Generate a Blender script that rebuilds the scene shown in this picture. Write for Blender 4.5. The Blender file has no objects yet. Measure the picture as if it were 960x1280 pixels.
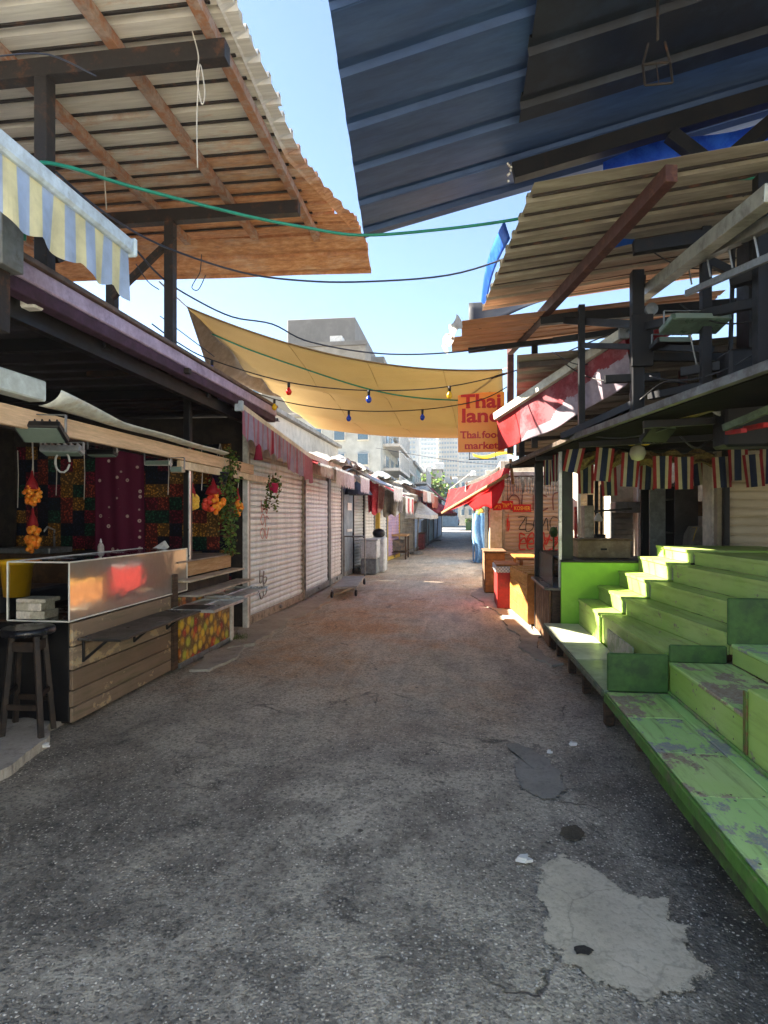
import bpy, math, random
from mathutils import Vector, Matrix
random.seed(7)
S = bpy.context.scene
COL = S.collection
V = Vector
R = math.radians

# ------------------------------------------------------------------ camera
FPX, CXP, HOR, YAW, EYE = 740.0, 480.0, 645.0, math.atan(95 / 740.0), 1.6
cd = bpy.data.cameras.new('camera')
cam = bpy.data.objects.new('camera', cd); COL.objects.link(cam)
cam.location = (0, 0, EYE); cam.rotation_euler = (R(90), 0, YAW)
cd.sensor_fit = 'VERTICAL'; cd.sensor_height = 36; cd.sensor_width = 27
cd.lens = FPX / 1280 * 36; cd.shift_y = (HOR - 640) / 1280
cd.clip_start = .05; cd.clip_end = 5000
S.camera = cam
S.render.resolution_x, S.render.resolution_y = 768, 1024

# ------------------------------------------------------------------ sky, sun, exposure
SUN_EL = R(38)
SUN_FROM = V((-math.cos(R(7)), math.sin(R(7)), 0))      # horizontal direction towards the sun
w = bpy.data.worlds.new('World'); S.world = w; w.use_nodes = True
nt = w.node_tree
for n in list(nt.nodes): nt.nodes.remove(n)
out = nt.nodes.new('ShaderNodeOutputWorld'); bg = nt.nodes.new('ShaderNodeBackground')
sky = nt.nodes.new('ShaderNodeTexSky'); sky.sky_type = 'NISHITA'; sky.sun_disc = False
sky.sun_elevation = SUN_EL; sky.sun_rotation = math.atan2(SUN_FROM.x, SUN_FROM.y)
sky.air_density = 1.0; sky.dust_density = .4; sky.ozone_density = 3.0
bg.inputs['Strength'].default_value = .05
nt.links.new(sky.outputs[0], bg.inputs[0]); nt.links.new(bg.outputs[0], out.inputs[0])
sl = bpy.data.lights.new('sun', 'SUN'); sl.energy = 5.0; sl.angle = R(.55); sl.color = (1, .91, .77)
sun = bpy.data.objects.new('sun', sl); COL.objects.link(sun)
sd = V((-SUN_FROM.x * math.cos(SUN_EL), -SUN_FROM.y * math.cos(SUN_EL), -math.sin(SUN_EL)))
sun.rotation_euler = sd.to_track_quat('-Z', 'Y').to_euler(); sun.location = (-20, 10, 25)
S.view_settings.view_transform = 'Standard'; S.view_settings.look = 'None'
S.view_settings.gamma = 1; S.view_settings.use_curve_mapping = False
S.view_settings.exposure = 2.82
S.render.engine = 'CYCLES'
S.cycles.max_bounces = 7; S.cycles.diffuse_bounces = 5; S.cycles.glossy_bounces = 3; S.cycles.transparent_max_bounces = 8
S.cycles.sample_clamp_indirect = 8

# ------------------------------------------------------------------ pixel -> place
FWD = V((-math.sin(YAW), math.cos(YAW), 0)); RGT = V((math.cos(YAW), math.sin(YAW), 0)); UP = V((0, 0, 1)); EYEP = V((0, 0, EYE))
def W(px, py, X=None, Y=None, Z=None, D=None):
    d = RGT * ((px - CXP) / FPX) + FWD + UP * ((HOR - py) / FPX)
    if D is not None: t = D
    elif X is not None: t = X / d.x
    elif Y is not None: t = Y / d.y
    else: t = (Z - EYE) / d.z
    return EYEP + d * t
def G(px, py, z=0): return W(px, py, Z=z)

# ------------------------------------------------------------------ mesh builder
def _boxtopo():
    vs, fs, idx = [], [], {}
    for sx in (-1, 1):
        for sy in (-1, 1):
            for sz in (-1, 1):
                for k in range(3):
                    idx[(sx, sy, sz, k)] = len(vs); vs.append(((sx, sy, sz), k))
    def cor(a, va, b, vb, c, vc, k):
        s = [0, 0, 0]; s[a] = va; s[b] = vb; s[c] = vc
        return idx[(s[0], s[1], s[2], k)]
    for k in range(3):
        l, m = (k + 1) % 3, (k + 2) % 3
        for s in (-1, 1):
            fs.append([cor(k, s, l, a, m, b, k) for a, b in ((-1, -1), (1, -1), (1, 1), (-1, 1))])
        for a in (-1, 1):
            for b in (-1, 1):
                fs.append([cor(k, -1, l, a, m, b, l), cor(k, 1, l, a, m, b, l), cor(k, 1, l, a, m, b, m), cor(k, -1, l, a, m, b, m)])
    for sx in (-1, 1):
        for sy in (-1, 1):
            for sz in (-1, 1): fs.append([idx[(sx, sy, sz, k)] for k in range(3)])
    P = [V([s[i] * (1 if i == k else .8) for i in range(3)]) for s, k in vs]
    for f in fs:
        n = (P[f[1]] - P[f[0]]).cross(P[f[2]] - P[f[0]]); c = sum((P[i] for i in f), V()) / len(f)
        if n.dot(c) < 0: f.reverse()
    return vs, fs
BOXV, BOXF = _boxtopo()
ORG = {}
class MB:
    def __init__(s): s.v = []; s.f = []; s.m = []
    def add(s, vs, fs, mi=0):
        o = len(s.v); s.v += [tuple(p) for p in vs]; s.f += [[i + o for i in f] for f in fs]
        s.m += [mi] * len(fs) if isinstance(mi, int) else list(mi); return s
    def obox(s, c, ax, ay, az, h, ch=.004, mi=0):
        ch = min(ch, min(h) * .6); c = V(c); vs = []
        for sg, k in BOXV:
            q = [sg[i] * (h[i] if i == k else h[i] - ch) for i in range(3)]
            vs.append(c + ax * q[0] + ay * q[1] + az * q[2])
        return s.add(vs, BOXF, mi)
    def box(s, p0, p1, ch=.004, rz=0, mi=0):
        p0, p1 = V(p0), V(p1); c = (p0 + p1) / 2; h = [abs(p1[i] - p0[i]) / 2 for i in range(3)]
        ax = V((math.cos(rz), math.sin(rz), 0)); ay = V((-math.sin(rz), math.cos(rz), 0))
        return s.obox(c, ax, ay, V((0, 0, 1)), h, ch, mi)
    def beam(s, a, b, w, h, ch=.003, up=None, mi=0):
        a, b = V(a), V(b); d = b - a; L = d.length; d = d / L
        u = V(up) if up is not None else (V((0, 0, 1)) if abs(d.z) < .9 else V((0, 1, 0)))
        sx = d.cross(u).normalized(); u = sx.cross(d).normalized()
        return s.obox((a + b) / 2, d, sx, u, (L / 2, w / 2, h / 2), ch, mi)
    def tube(s, pts, r, n=6, cap=True, mi=0):
        pts = [V(p) for p in pts]; vs = []; fs = []; N = len(pts); prev = None
        for i, p in enumerate(pts):
            d = (pts[min(i + 1, N - 1)] - pts[max(i - 1, 0)]); d = d.normalized() if d.length > 1e-9 else V((0, 0, 1))
            if prev is None: a = d.orthogonal().normalized()
            else:
                a = prev - d * prev.dot(d); a = a.normalized() if a.length > 1e-6 else d.orthogonal().normalized()
            prev = a; b = d.cross(a); rr = r[i] if isinstance(r, (list, tuple)) else r
            vs += [p + (a * math.cos(2 * math.pi * k / n) + b * math.sin(2 * math.pi * k / n)) * rr for k in range(n)]
        for i in range(N - 1):
            for k in range(n):
                fs.append([i * n + k, i * n + (k + 1) % n, (i + 1) * n + (k + 1) % n, (i + 1) * n + k])
        if cap: fs += [list(range(n))[::-1], list(range((N - 1) * n, N * n))]
        return s.add(vs, fs, mi)
    def lathe(s, prof, c=(0, 0, 0), n=16, axis=(0, 0, 1), mi=0):
        ax = V(axis).normalized(); a = ax.orthogonal().normalized(); b = ax.cross(a); c = V(c); vs = []; fs = []
        for r, z in prof:
            vs += [c + ax * z + (a * math.cos(2 * math.pi * k / n) + b * math.sin(2 * math.pi * k / n)) * r for k in range(n)]
        for i in range(len(prof) - 1):
            for k in range(n): fs.append([i * n + k, i * n + (k + 1) % n, (i + 1) * n + (k + 1) % n, (i + 1) * n + k])
        fs += [list(range(n))[::-1], list(range((len(prof) - 1) * n, len(prof) * n))]
        return s.add(vs, fs, mi)
    def ball(s, c, r, n=8, m=6, sc=(1, 1, 1), mi=0):
        c = V(c); vs = [c + V((0, 0, -r * sc[2]))]; fs = []
        for j in range(1, m):
            t = math.pi * j / m
            for k in range(n):
                p = 2 * math.pi * k / n
                vs.append(c + V((math.sin(t) * math.cos(p) * r * sc[0], math.sin(t) * math.sin(p) * r * sc[1], -math.cos(t) * r * sc[2])))
        vs.append(c + V((0, 0, r * sc[2]))); L = len(vs) - 1
        for k in range(n): fs.append([0, 1 + (k + 1) % n, 1 + k]); fs.append([L, L - n + k, L - n + (k + 1) % n])
        for j in range(m - 2):
            for k in range(n): fs.append([1 + j * n + k, 1 + j * n + (k + 1) % n, 1 + (j + 1) * n + (k + 1) % n, 1 + (j + 1) * n + k])
        return s.add(vs, fs, mi)
    def grid(s, fn, nu, nv, th=0, mi=None):
        """fn(u,v) -> point; optional thickness makes it a closed slab"""
        P = [[V(fn(i / nu, j / nv)) for j in range(nv + 1)] for i in range(nu + 1)]
        vs = [P[i][j] for i in range(nu + 1) for j in range(nv + 1)]; k = lambda i, j: i * (nv + 1) + j
        fs = []; ms = []
        for i in range(nu):
            for j in range(nv):
                fs.append([k(i, j), k(i + 1, j), k(i + 1, j + 1), k(i, j + 1)]); ms.append(mi(i, j) if mi else 0)
        if th:
            n0 = len(vs); nf = len(fs)
            for i in range(nu + 1):
                for j in range(nv + 1):
                    a = P[min(i + 1, nu)][j] - P[max(i - 1, 0)][j]; b = P[i][min(j + 1, nv)] - P[i][max(j - 1, 0)]
                    n = a.cross(b); n = n.normalized() if n.length > 1e-9 else V((0, 0, 1))
                    vs.append(P[i][j] - n * th)
            fs += [[q + n0 for q in f][::-1] for f in fs[:nf]]; ms += ms[:nf]
            for i in range(nu):
                fs.append([k(i + 1, 0), k(i, 0), k(i, 0) + n0, k(i + 1, 0) + n0]); ms.append(mi(i, 0) if mi else 0)
                fs.append([k(i, nv), k(i + 1, nv), k(i + 1, nv) + n0, k(i, nv) + n0]); ms.append(mi(i, nv - 1) if mi else 0)
            for j in range(nv):
                fs.append([k(0, j), k(0, j + 1), k(0, j + 1) + n0, k(0, j) + n0]); ms.append(mi(0, j) if mi else 0)
                fs.append([k(nu, j + 1), k(nu, j), k(nu, j) + n0, k(nu, j + 1) + n0]); ms.append(mi(nu - 1, j) if mi else 0)
        return s.add(vs, fs, ms)
    def prism(s, pts, d, mi=0):
        """polygon pts extruded by vector d"""
        pts = [V(p) for p in pts]; d = V(d); n = len(pts)
        fs = [list(range(n)), list(range(2 * n - 1, n - 1, -1))] + [[(i + 1) % n, i, i + n, (i + 1) % n + n] for i in range(n)]
        nn = V((0, 0, 0))
        for i in range(n): nn += pts[i].cross(pts[(i + 1) % n])
        if nn.dot(d) > 0: fs = [f[::-1] for f in fs]
        return s.add(pts + [p + d for p in pts], fs, mi)
    def build(s, name, mats, parent=None, local=False, smooth=False, loc=None, kind=None):
        me = bpy.data.meshes.new(name); vs = s.v
        if parent is not None and not local:
            o = ORG[parent.name]; vs = [(p[0] - o.x, p[1] - o.y, p[2] - o.z) for p in vs]
        elif parent is None:
            if loc is None:
                xs, ys, zs = zip(*vs); loc = ((min(xs) + max(xs)) / 2, (min(ys) + max(ys)) / 2, min(zs))
            loc = V(loc)
            if not local: vs = [(p[0] - loc.x, p[1] - loc.y, p[2] - loc.z) for p in vs]
        me.from_pydata(vs, [], s.f)
        if not isinstance(mats, (list, tuple)): mats = [mats]
        for m in mats: me.materials.append(m)
        if len(mats) > 1: me.polygons.foreach_set('material_index', s.m)
        if smooth: me.polygons.foreach_set('use_smooth', [True] * len(s.f))
        me.update()
        o = bpy.data.objects.new(name, me); COL.objects.link(o)
        if parent is not None: o.parent = parent; ORG[o.name] = ORG[parent.name]
        else: o.location = loc; ORG[o.name] = loc.copy()
        if kind: o['kind'] = kind
        return o
def tag(o, label, cat, group=None):
    o['label'] = label; o['category'] = cat
    if group: o['group'] = group
    return o
def thing(name, label, cat, loc, group=None, rz=0):
    o = bpy.data.objects.new(name, None); COL.objects.link(o); o.location = loc; o.rotation_euler = (0, 0, rz); o.empty_display_size = .1
    ORG[o.name] = V(loc); return tag(o, label, cat, group)
def struct(name, mb, mats, **k): return mb.build(name, mats, kind='structure', **k)
def box(name, par, mat, p0, p1, ch=.004, rz=0): return MB().box(p0, p1, ch, rz).build(name, mat, par)
def beam(name, par, mat, a, b, w, h, up=None): return MB().beam(a, b, w, h, up=up).build(name, mat, par)
def tube(name, par, mat, pts, r, n=6): return MB().tube(pts, r, n).build(name, mat, par, smooth=True)
def share(src, name, par, loc=(0, 0, 0)):
    o = bpy.data.objects.new(name, src.data); COL.objects.link(o); o.parent = par; o.location = loc; ORG[o.name] = ORG[par.name]; return o
def sag(a, b, s, n=10):
    a, b = V(a), V(b); return [a.lerp(b, i / n) - V((0, 0, s * 4 * (i / n) * (1 - i / n))) for i in range(n + 1)]
def smoothpts(pts, k=4):
    pts = [V(p) for p in pts]; o = []
    for i in range(len(pts) - 1):
        p0, p1, p2, p3 = pts[max(i - 1, 0)], pts[i], pts[i + 1], pts[min(i + 2, len(pts) - 1)]
        for j in range(k):
            t = j / k
            o.append(.5 * ((2 * p1) + (p2 - p0) * t + (2 * p0 - 5 * p1 + 4 * p2 - p3) * t * t + (3 * p1 - p0 - 3 * p2 + p3) * t ** 3))
    return o + [pts[-1]]

# ------------------------------------------------------------------ materials
def C(h):
    h = h.lstrip('#'); c = [int(h[i:i + 2], 16) / 255 for i in (0, 2, 4)]
    return tuple([(x / 12.92 if x <= .04045 else ((x + .055) / 1.055) ** 2.4) for x in c] + [1])
class NT:
    def __init__(s, name):
        s.mat = bpy.data.materials.new(name); s.mat.use_nodes = True; s.t = s.mat.node_tree
        for n in list(s.t.nodes): s.t.nodes.remove(n)
        s.out = s.t.nodes.new('ShaderNodeOutputMaterial'); s.pos = s.t.nodes.new('ShaderNodeNewGeometry').outputs['Position']
    def n(s, typ, ins=None, **k):
        x = s.t.nodes.new('ShaderNode' + typ)
        for a, b in k.items(): setattr(x, a, b)
        for a, b in (ins or {}).items():
            if hasattr(b, 'is_output') or isinstance(b, bpy.types.NodeSocket): s.t.links.new(b, x.inputs[a])
            else: x.inputs[a].default_value = b
        return x
    def P(s, scale=(1, 1, 1), loc=(0, 0, 0), rot=(0, 0, 0), obj=False):
        if obj: src = s.n('TexCoord').outputs['Object']
        else: src = s.pos
        return s.n('Mapping', {'Vector': src, 'Scale': scale, 'Location': loc, 'Rotation': rot}).outputs[0]
    def noise(s, scale, detail=4, rough=.6, vec=None, dist=0):
        return s.n('TexNoise', {'Vector': vec if vec is not None else s.P(), 'Scale': scale, 'Detail': detail, 'Roughness': rough, 'Distortion': dist}).outputs['Fac']
    def ramp(s, fac, stops):
        x = s.n('ValToRGB', {'Fac': fac}); e = x.color_ramp.elements
        while len(e) < len(stops): e.new(.5)
        for q, (p, c) in zip(e, stops):
            q.position = p; q.color = c if isinstance(c, (tuple, list)) else (c, c, c, 1)
        return x.outputs[0]
    def mix(s, fac, a, b, mode='MIX'):
        x = s.n('Mix', data_type='RGBA', blend_type=mode); i = x.inputs
        for k, val in ((0, fac), (6, a), (7, b)):
            if isinstance(val, bpy.types.NodeSocket): s.t.links.new(val, i[k])
            else: i[k].default_value = val
        return x.outputs[2]
    def math(s, op, a, b=0, c=0):
        x = s.n('Math', operation=op)
        for k, val in enumerate((a, b, c)):
            if isinstance(val, bpy.types.NodeSocket): s.t.links.new(val, x.inputs[k])
            else: x.inputs[k].default_value = val
        return x.outputs[0]
    def bsdf(s, col, rough=.6, metal=0, bump=None, bstr=.3, bdist=.01, spec=.4, alpha=None, trans=None, tw=0, coat=0, emis=None, es=0):
        ins = {'Base Color': col, 'Roughness': rough, 'Metallic': metal, 'Specular IOR Level': spec, 'Coat Weight': coat}
        if alpha is not None: ins['Alpha'] = alpha
        if tw: ins['Transmission Weight'] = tw
        if emis is not None: ins['Emission Color'] = emis; ins['Emission Strength'] = es
        p = s.n('BsdfPrincipled', ins)
        if bump is not None:
            b = s.n('Bump', {'Height': bump, 'Strength': bstr, 'Distance': bdist}); s.t.links.new(b.outputs[0], p.inputs['Normal'])
        sh = p.outputs[0]
        if trans is not None:
            t = s.n('BsdfTranslucent', {'Color': trans if not isinstance(trans, float) else col})
            sh = s.n('MixShader', {0: trans if isinstance(trans, float) else .4, 1: sh, 2: t.outputs[0]}).outputs[0]
        s.t.links.new(sh, s.out.inputs[0]); return s.mat
def mat(name, c, c2=None, amt=.5, sc=3, rough=.6, metal=0, var=.25, bump=.15, bsc=60, stretch=(1, 1, 1), soft=.12, spec=.4, trans=None, coat=0, grime=.35, rv=.15):
    """painted / weathered surface: base colour, uneven tone, optional second colour in patches, grime and fine relief"""
    t = NT(name); c = C(c) if isinstance(c, str) else c
    vec = t.P(stretch)
    n1 = t.noise(sc, 5, .65, vec); n2 = t.noise(sc * 6, 4, .6, vec)
    tone = t.ramp(n2, [(.3, 1 - var), (.7, 1 + var * .35)])
    col = t.mix(1, c, tone, 'MULTIPLY')
    if c2:
        c2 = C(c2) if isinstance(c2, str) else c2
        n3 = t.noise(sc * 1.7, 8, .72, t.P(stretch, (3.1, 7.7, 1.3)))
        col = t.mix(t.ramp(n3, [(amt - soft / 2, 0.), (amt + soft / 2, 1.)]), col, c2)
    if grime: col = t.mix(t.ramp(n1, [(.45, 0.), (.8, grime)]), col, (.035, .03, .026, 1))
    b = t.noise(bsc, 3, .6, vec)
    r = t.ramp(n1, [(.3, max(rough - rv, .03)), (.7, min(rough + rv, 1))])
    return t.bsdf(col, r, metal, b, bump, .004, spec, trans=trans, coat=coat)
def paintwood(name, c, pale, chip, cs=.66, st=.5, es=7):
    t = NT(name); n1 = t.noise(1.3, 6, .6); f = t.noise(55, 5, .75); stk = t.noise(3.5, 6, .7, t.P((5, .45, 5)))
    col = t.mix(t.ramp(n1, [(.35, 0.), (.65, .8)]), C(c), C(pale))
    col = t.mix(t.ramp(stk, [(.52, 0.), (.75, st)]), col, C('#5a5a3c'))
    edge = t.noise(es, 8, .74, t.P((1.3, .8, 1.3), (3, 1, 4)))
    col = t.mix(t.ramp(edge, [(cs, 0.), (cs + .025, 1.)]), col, t.ramp(f, [(.35, C(chip)), (.65, C('#a79f88'))]))
    col = t.mix(t.ramp(t.noise(26, 6, .8), [(.66, 0.), (.70, .8)]), col, C('#3b3a2a'))
    return t.bsdf(col, t.ramp(stk, [(.3, .38), (.7, .7)]), 0, t.math('ADD', t.math('MULTIPLY', f, .4), t.ramp(edge, [(cs, 1.), (cs + .025, 0.)])), .35, .004, .45)

def asphalt():
    t = NT('asphalt'); p = t.P()
    sep = t.n('SeparateXYZ', {0: t.pos}); X, Y = sep.outputs[0], sep.outputs[1]
    big = t.noise(.62, 6, .62, p, .8); mid = t.noise(2.6, 6, .68, p); fine = t.noise(34, 5, .72, p)
    base = t.ramp(big, [(.30, C('#64615b')), (.44, C('#98948a')), (.56, C('#b7b2a5')), (.70, C('#cfc9bc'))])
    base = t.mix(t.ramp(mid, [(.38, .65), (.55, 0.)]), base, C('#55524d'))
    # oily and dark along the stalls, paler where feet and carts wear it
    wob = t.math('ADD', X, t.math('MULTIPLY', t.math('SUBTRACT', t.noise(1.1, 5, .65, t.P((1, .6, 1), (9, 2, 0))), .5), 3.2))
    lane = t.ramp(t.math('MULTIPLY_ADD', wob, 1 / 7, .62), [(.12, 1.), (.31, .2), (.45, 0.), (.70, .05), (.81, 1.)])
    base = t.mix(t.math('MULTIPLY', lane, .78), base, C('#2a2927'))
    # trodden dust further along, paled to paint in light lost under the canopy
    fy = t.math('MULTIPLY', Y, 1 / 40)
    dust_light = t.math('MULTIPLY', t.ramp(fy, [(.07, 0.), (.19, .85), (.8, .95)]), t.ramp(t.noise(1.0, 7, .7, t.P((1.5, .45, 1))), [(.32, .15), (.58, 1.)]))
    base = t.mix(dust_light, base, t.ramp(t.noise(4, 6, .65, t.P((2.5, .3, 1))), [(.3, C('#bfb4a4')), (.7, C('#ece3d6'))]))
    rust_or_glow = t.math('MULTIPLY', t.ramp(t.noise(.5, 6, .7, t.P((1, .7, 1), (4.4, .3, 0))), [(.47, 0.), (.62, .8)]), t.ramp(fy, [(.10, 0.), (.17, 1.), (.5, .35)]))  # warm glow of sunlight painted onto the mid-distance road
    base = t.mix(rust_or_glow, base, C('#c4935f'))
    stain = t.ramp(t.noise(1.7, 7, .75, t.P((1, .8, 1), (1, 5, 0)), 1.2), [(.60, 0.), (.66, .7), (.72, .8)])
    base = t.mix(stain, base, C('#272624'))
    gum = t.n('TexVoronoi', {'Vector': p, 'Scale': 3.1}); base = t.mix(t.ramp(gum.outputs['Distance'], [(.045, .8), (.06, 0.)]), base, C('#201f1e'))
    # cracks
    wc = t.n('VectorMath', {0: p, 1: t.n('VectorMath', {0: t.n('TexNoise', {'Vector': p, 'Scale': 2.4, 'Detail': 6.}).outputs['Color'], 1: (.55, .55, 0)}, operation='MULTIPLY').outputs[0]}, operation='ADD').outputs[0]
    cr = t.n('TexVoronoi', {'Vector': wc, 'Scale': .72}, feature='DISTANCE_TO_EDGE')
    crk = t.math('MULTIPLY', t.ramp(cr.outputs['Distance'], [(.002, 1.), (.007, 0.)]), t.ramp(t.noise(.8, 3, .5, t.P((1, 1, 1), (7, 7, 0))), [(.55, 0.), (.62, .75)]))
    base = t.mix(crk, base, C('#1d1c1b'))
    # stone chips in the binder
    wv = t.n('VectorMath', {0: p, 1: t.n('VectorMath', {0: t.n('TexNoise', {'Vector': p, 'Scale': 60.}).outputs['Color'], 1: (.012, .012, .012)}, operation='MULTIPLY').outputs[0]}, operation='ADD').outputs[0]
    vo = t.n('TexVoronoi', {'Vector': wv, 'Scale': 70., 'Randomness': 1.}); vc = t.n('SeparateColor', {0: vo.outputs['Color']})
    chip = t.math('MULTIPLY', t.ramp(vc.outputs[0], [(.66, 0.), (.70, 1.)]), t.ramp(vo.outputs['Distance'], [(.30, 1.), (.42, 0.)]))
    chip = t.math('MULTIPLY', chip, t.ramp(t.noise(1.6, 5, .65, t.P((1, 1, 1), (2, 8, 0))), [(.35, .35), (.55, 1.)]))
    chipc = t.ramp(vc.outputs[1], [(0, C('#8d897f')), (.5, C('#c4c0b5')), (1, C('#f2efe6'))])
    dark = t.math('MULTIPLY', t.ramp(vc.outputs[2], [(.0, 1.), (.3, 0.)]), .6)
    base = t.mix(dark, base, C('#232220'))
    base = t.mix(t.math('MULTIPLY', chip, t.ramp(t.math('MULTIPLY', Y, 1 / 12), [(.2, 1.), (.9, .4)])), base, chipc)
    base = t.mix(t.ramp(fine, [(.36, .5), (.54, 0.)]), base, C('#262422'))
    base = t.mix(1, base, (1.06, 1.0, .90, 1), 'MULTIPLY')
    h = t.math('ADD', t.math('MULTIPLY', t.ramp(vo.outputs['Distance'], [(.0, 1.), (.55, 0.)]), .7), t.math('ADD', t.math('MULTIPLY', fine, .9), t.math('MULTIPLY', mid, 1.4)))
    h = t.math('SUBTRACT', h, t.math('MULTIPLY', crk, 2.))
    return t.bsdf(base, t.ramp(big, [(.3, .5), (.7, .8)]), 0, h, 1., .008, .5)
def concrete(name, a, b, sc=2.2, rim=False):
    t = NT(name); p = t.P()
    n = t.noise(sc, 7, .68, p); f = t.noise(45, 4, .7, p)
    col = t.ramp(n, [(.3, C(a)), (.7, C(b))])
    col = t.mix(t.ramp(t.noise(9, 5, .7, p), [(.55, 0.), (.72, .5)]), col, C('#4a453c'))
    col = t.mix(t.ramp(f, [(.25, .4), (.5, 0.)]), col, C('#55514a'))
    if not rim: return t.bsdf(col, .85, 0, t.math('ADD', f, t.math('MULTIPLY', n, 2)), .5, .006, .3)
    ck = t.n('TexVoronoi', {'Vector': t.n('VectorMath', {0: p, 1: t.n('VectorMath', {0: t.n('TexNoise', {'Vector': p, 'Scale': 5., 'Detail': 5.}).outputs['Color'], 1: (.25, .25, 0)}, operation='MULTIPLY').outputs[0]}, operation='ADD').outputs[0], 'Scale': 2.2}, feature='DISTANCE_TO_EDGE')
    col = t.mix(t.ramp(ck.outputs['Distance'], [(.003, .25), (.01, 0.)]), col, C('#4a463f'))
    t.bsdf(col, .85, 0, t.math('ADD', f, t.math('MULTIPLY', n, 2)), .6, .006, .3)
    sh = t.out.inputs[0].links[0].from_socket; fade = t.n('Attribute', attribute_name='rim').outputs['Fac']
    k = t.math('ADD', fade, t.math('MULTIPLY', t.math('SUBTRACT', t.noise(22, 8, .8, p), .5), 3.6))
    mx = t.n('MixShader', {0: t.ramp(k, [(.42, 0.), (.52, 1.)]), 1: t.n('BsdfTransparent').outputs[0], 2: sh}); t.t.links.new(mx.outputs[0], t.out.inputs[0]); return t.mat
ASPH = asphalt(); CONC = concrete('concrete', '#938b7f', '#b8ae9f'); PATCH = concrete('concrete_fill', '#aea48e', '#cfc4ac', 3, True)
EARTH = mat('earth', '#b3a998', '#9a9182', .5, .2, .95, bump=.3, bsc=3)

# ================================================================== ground
struct('ground', MB().box((-900, -60, -.5), (900, 1800, -.03), 0), EARTH)
def gz(x, y): return .006 * math.sin(x * 1.7 + y * .6) + .004 * math.sin(y * 2.1 - x)
struct('street', MB().grid(lambda u, v: (-4.3 + 7.8 * u, .6 + 63.4 * v * v, -.012 + gz(-4.3 + 7.8 * u, .6 + 63.4 * v * v) * .8), 26, 110), ASPH, smooth=True)
struct('cross_road', MB().box((-60, 64, -.4), (70, 82, -.02), 0), mat('far_asphalt', '#6a6c70', '#85868a', .5, .4, .8))
# cement fill in the asphalt, a broken hole, crack-edged strip
def patch(name, px, mt, z=.008, jit=.02, rim=False):
    o = [G(*q) for q in px]
    for lev in range(4):
        r = []
        for i in range(len(o)):
            a, b = o[i], o[(i + 1) % len(o)]; d = b - a; r.append(a)
            if d.length > .008: r.append((a + b) / 2 + V((-d.y, d.x, 0)) * random.uniform(-.1, .1))
        o = r
    if not rim:
        for q in o: q.z = -.04
        return struct(name, MB().prism(o, (0, 0, .04 + z)), mt)
    c = sum(o, V()) / len(o); n = len(o); ring = []            # thin skim with a crumbling rim
    for k in (1.06, .98, .86, .6): ring.append([V((c.x + (q.x - c.x) * k, c.y + (q.y - c.y) * k, z if k > .99 else z + .003)) for q in o])
    vs = sum(ring, []) + [V((c.x, c.y, z + .003))]; fs = []
    for r in range(3):
        for i in range(n): fs.append([r * n + i, r * n + (i + 1) % n, (r + 1) * n + (i + 1) % n, (r + 1) * n + i])
    for i in range(n): fs.append([3 * n + i, 3 * n + (i + 1) % n, 4 * n])
    ob = struct(name, MB().add(vs, fs), mt, smooth=True); at = ob.data.attributes.new('rim', 'FLOAT', 'POINT')
    at.data.foreach_set('value', [0.] * n + [.45] * n + [1.] * n + [1.6] * n + [1.6]); return ob
patch('pavement_patch', [(672, 1078), (705, 1068), (742, 1084), (770, 1106), (800, 1122), (836, 1120), (838, 1150), (862, 1158), (862, 1190), (893, 1214), (866, 1236), (842, 1240), (808, 1262), (782, 1240), (740, 1226), (704, 1204), (676, 1172), (684, 1140), (672, 1120)], PATCH, .000, .03, True)
patch('pavement_strip', [(634, 926), (662, 934), (702, 966), (708, 986), (690, 1000), (664, 994), (644, 968)], concrete('tar_patch', '#7d776d', '#9a9488', 3, True), -.002, .03, True)
patch('pavement_hole', [(703, 1034), (720, 1031), (732, 1042), (726, 1051), (708, 1050), (700, 1042)], concrete('hole_dirt', '#3a342a', '#5d5545', 9, True), .0, .01, True)
patch('pavement_hole', [(716, 1186), (730, 1184), (742, 1190), (736, 1197), (720, 1196)], concrete('hole_dark', '#22211f', '#3f3b35', 9, True), .006, .006, True)
patch('pavement', [(-40, 925), (30, 905), (62, 912), (62, 928), (40, 945), (20, 962), (-10, 980), (-60, 1010)], CONC, .05, .02)
patch('pavement', [(284, 812), (300, 787), (380, 752), (420, 734), (440, 735), (414, 752), (392, 764), (340, 792), (318, 806)], CONC, .025, .02)
patch('pavement', [(236, 838), (290, 802), (312, 800), (300, 815), (262, 838)], CONC, .012, .02)
patch('pavement', [(600, 736), (620, 738), (664, 786), (705, 830), (690, 832), (650, 800), (628, 776), (612, 760), (596, 748)], CONC, .008, .02)

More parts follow.
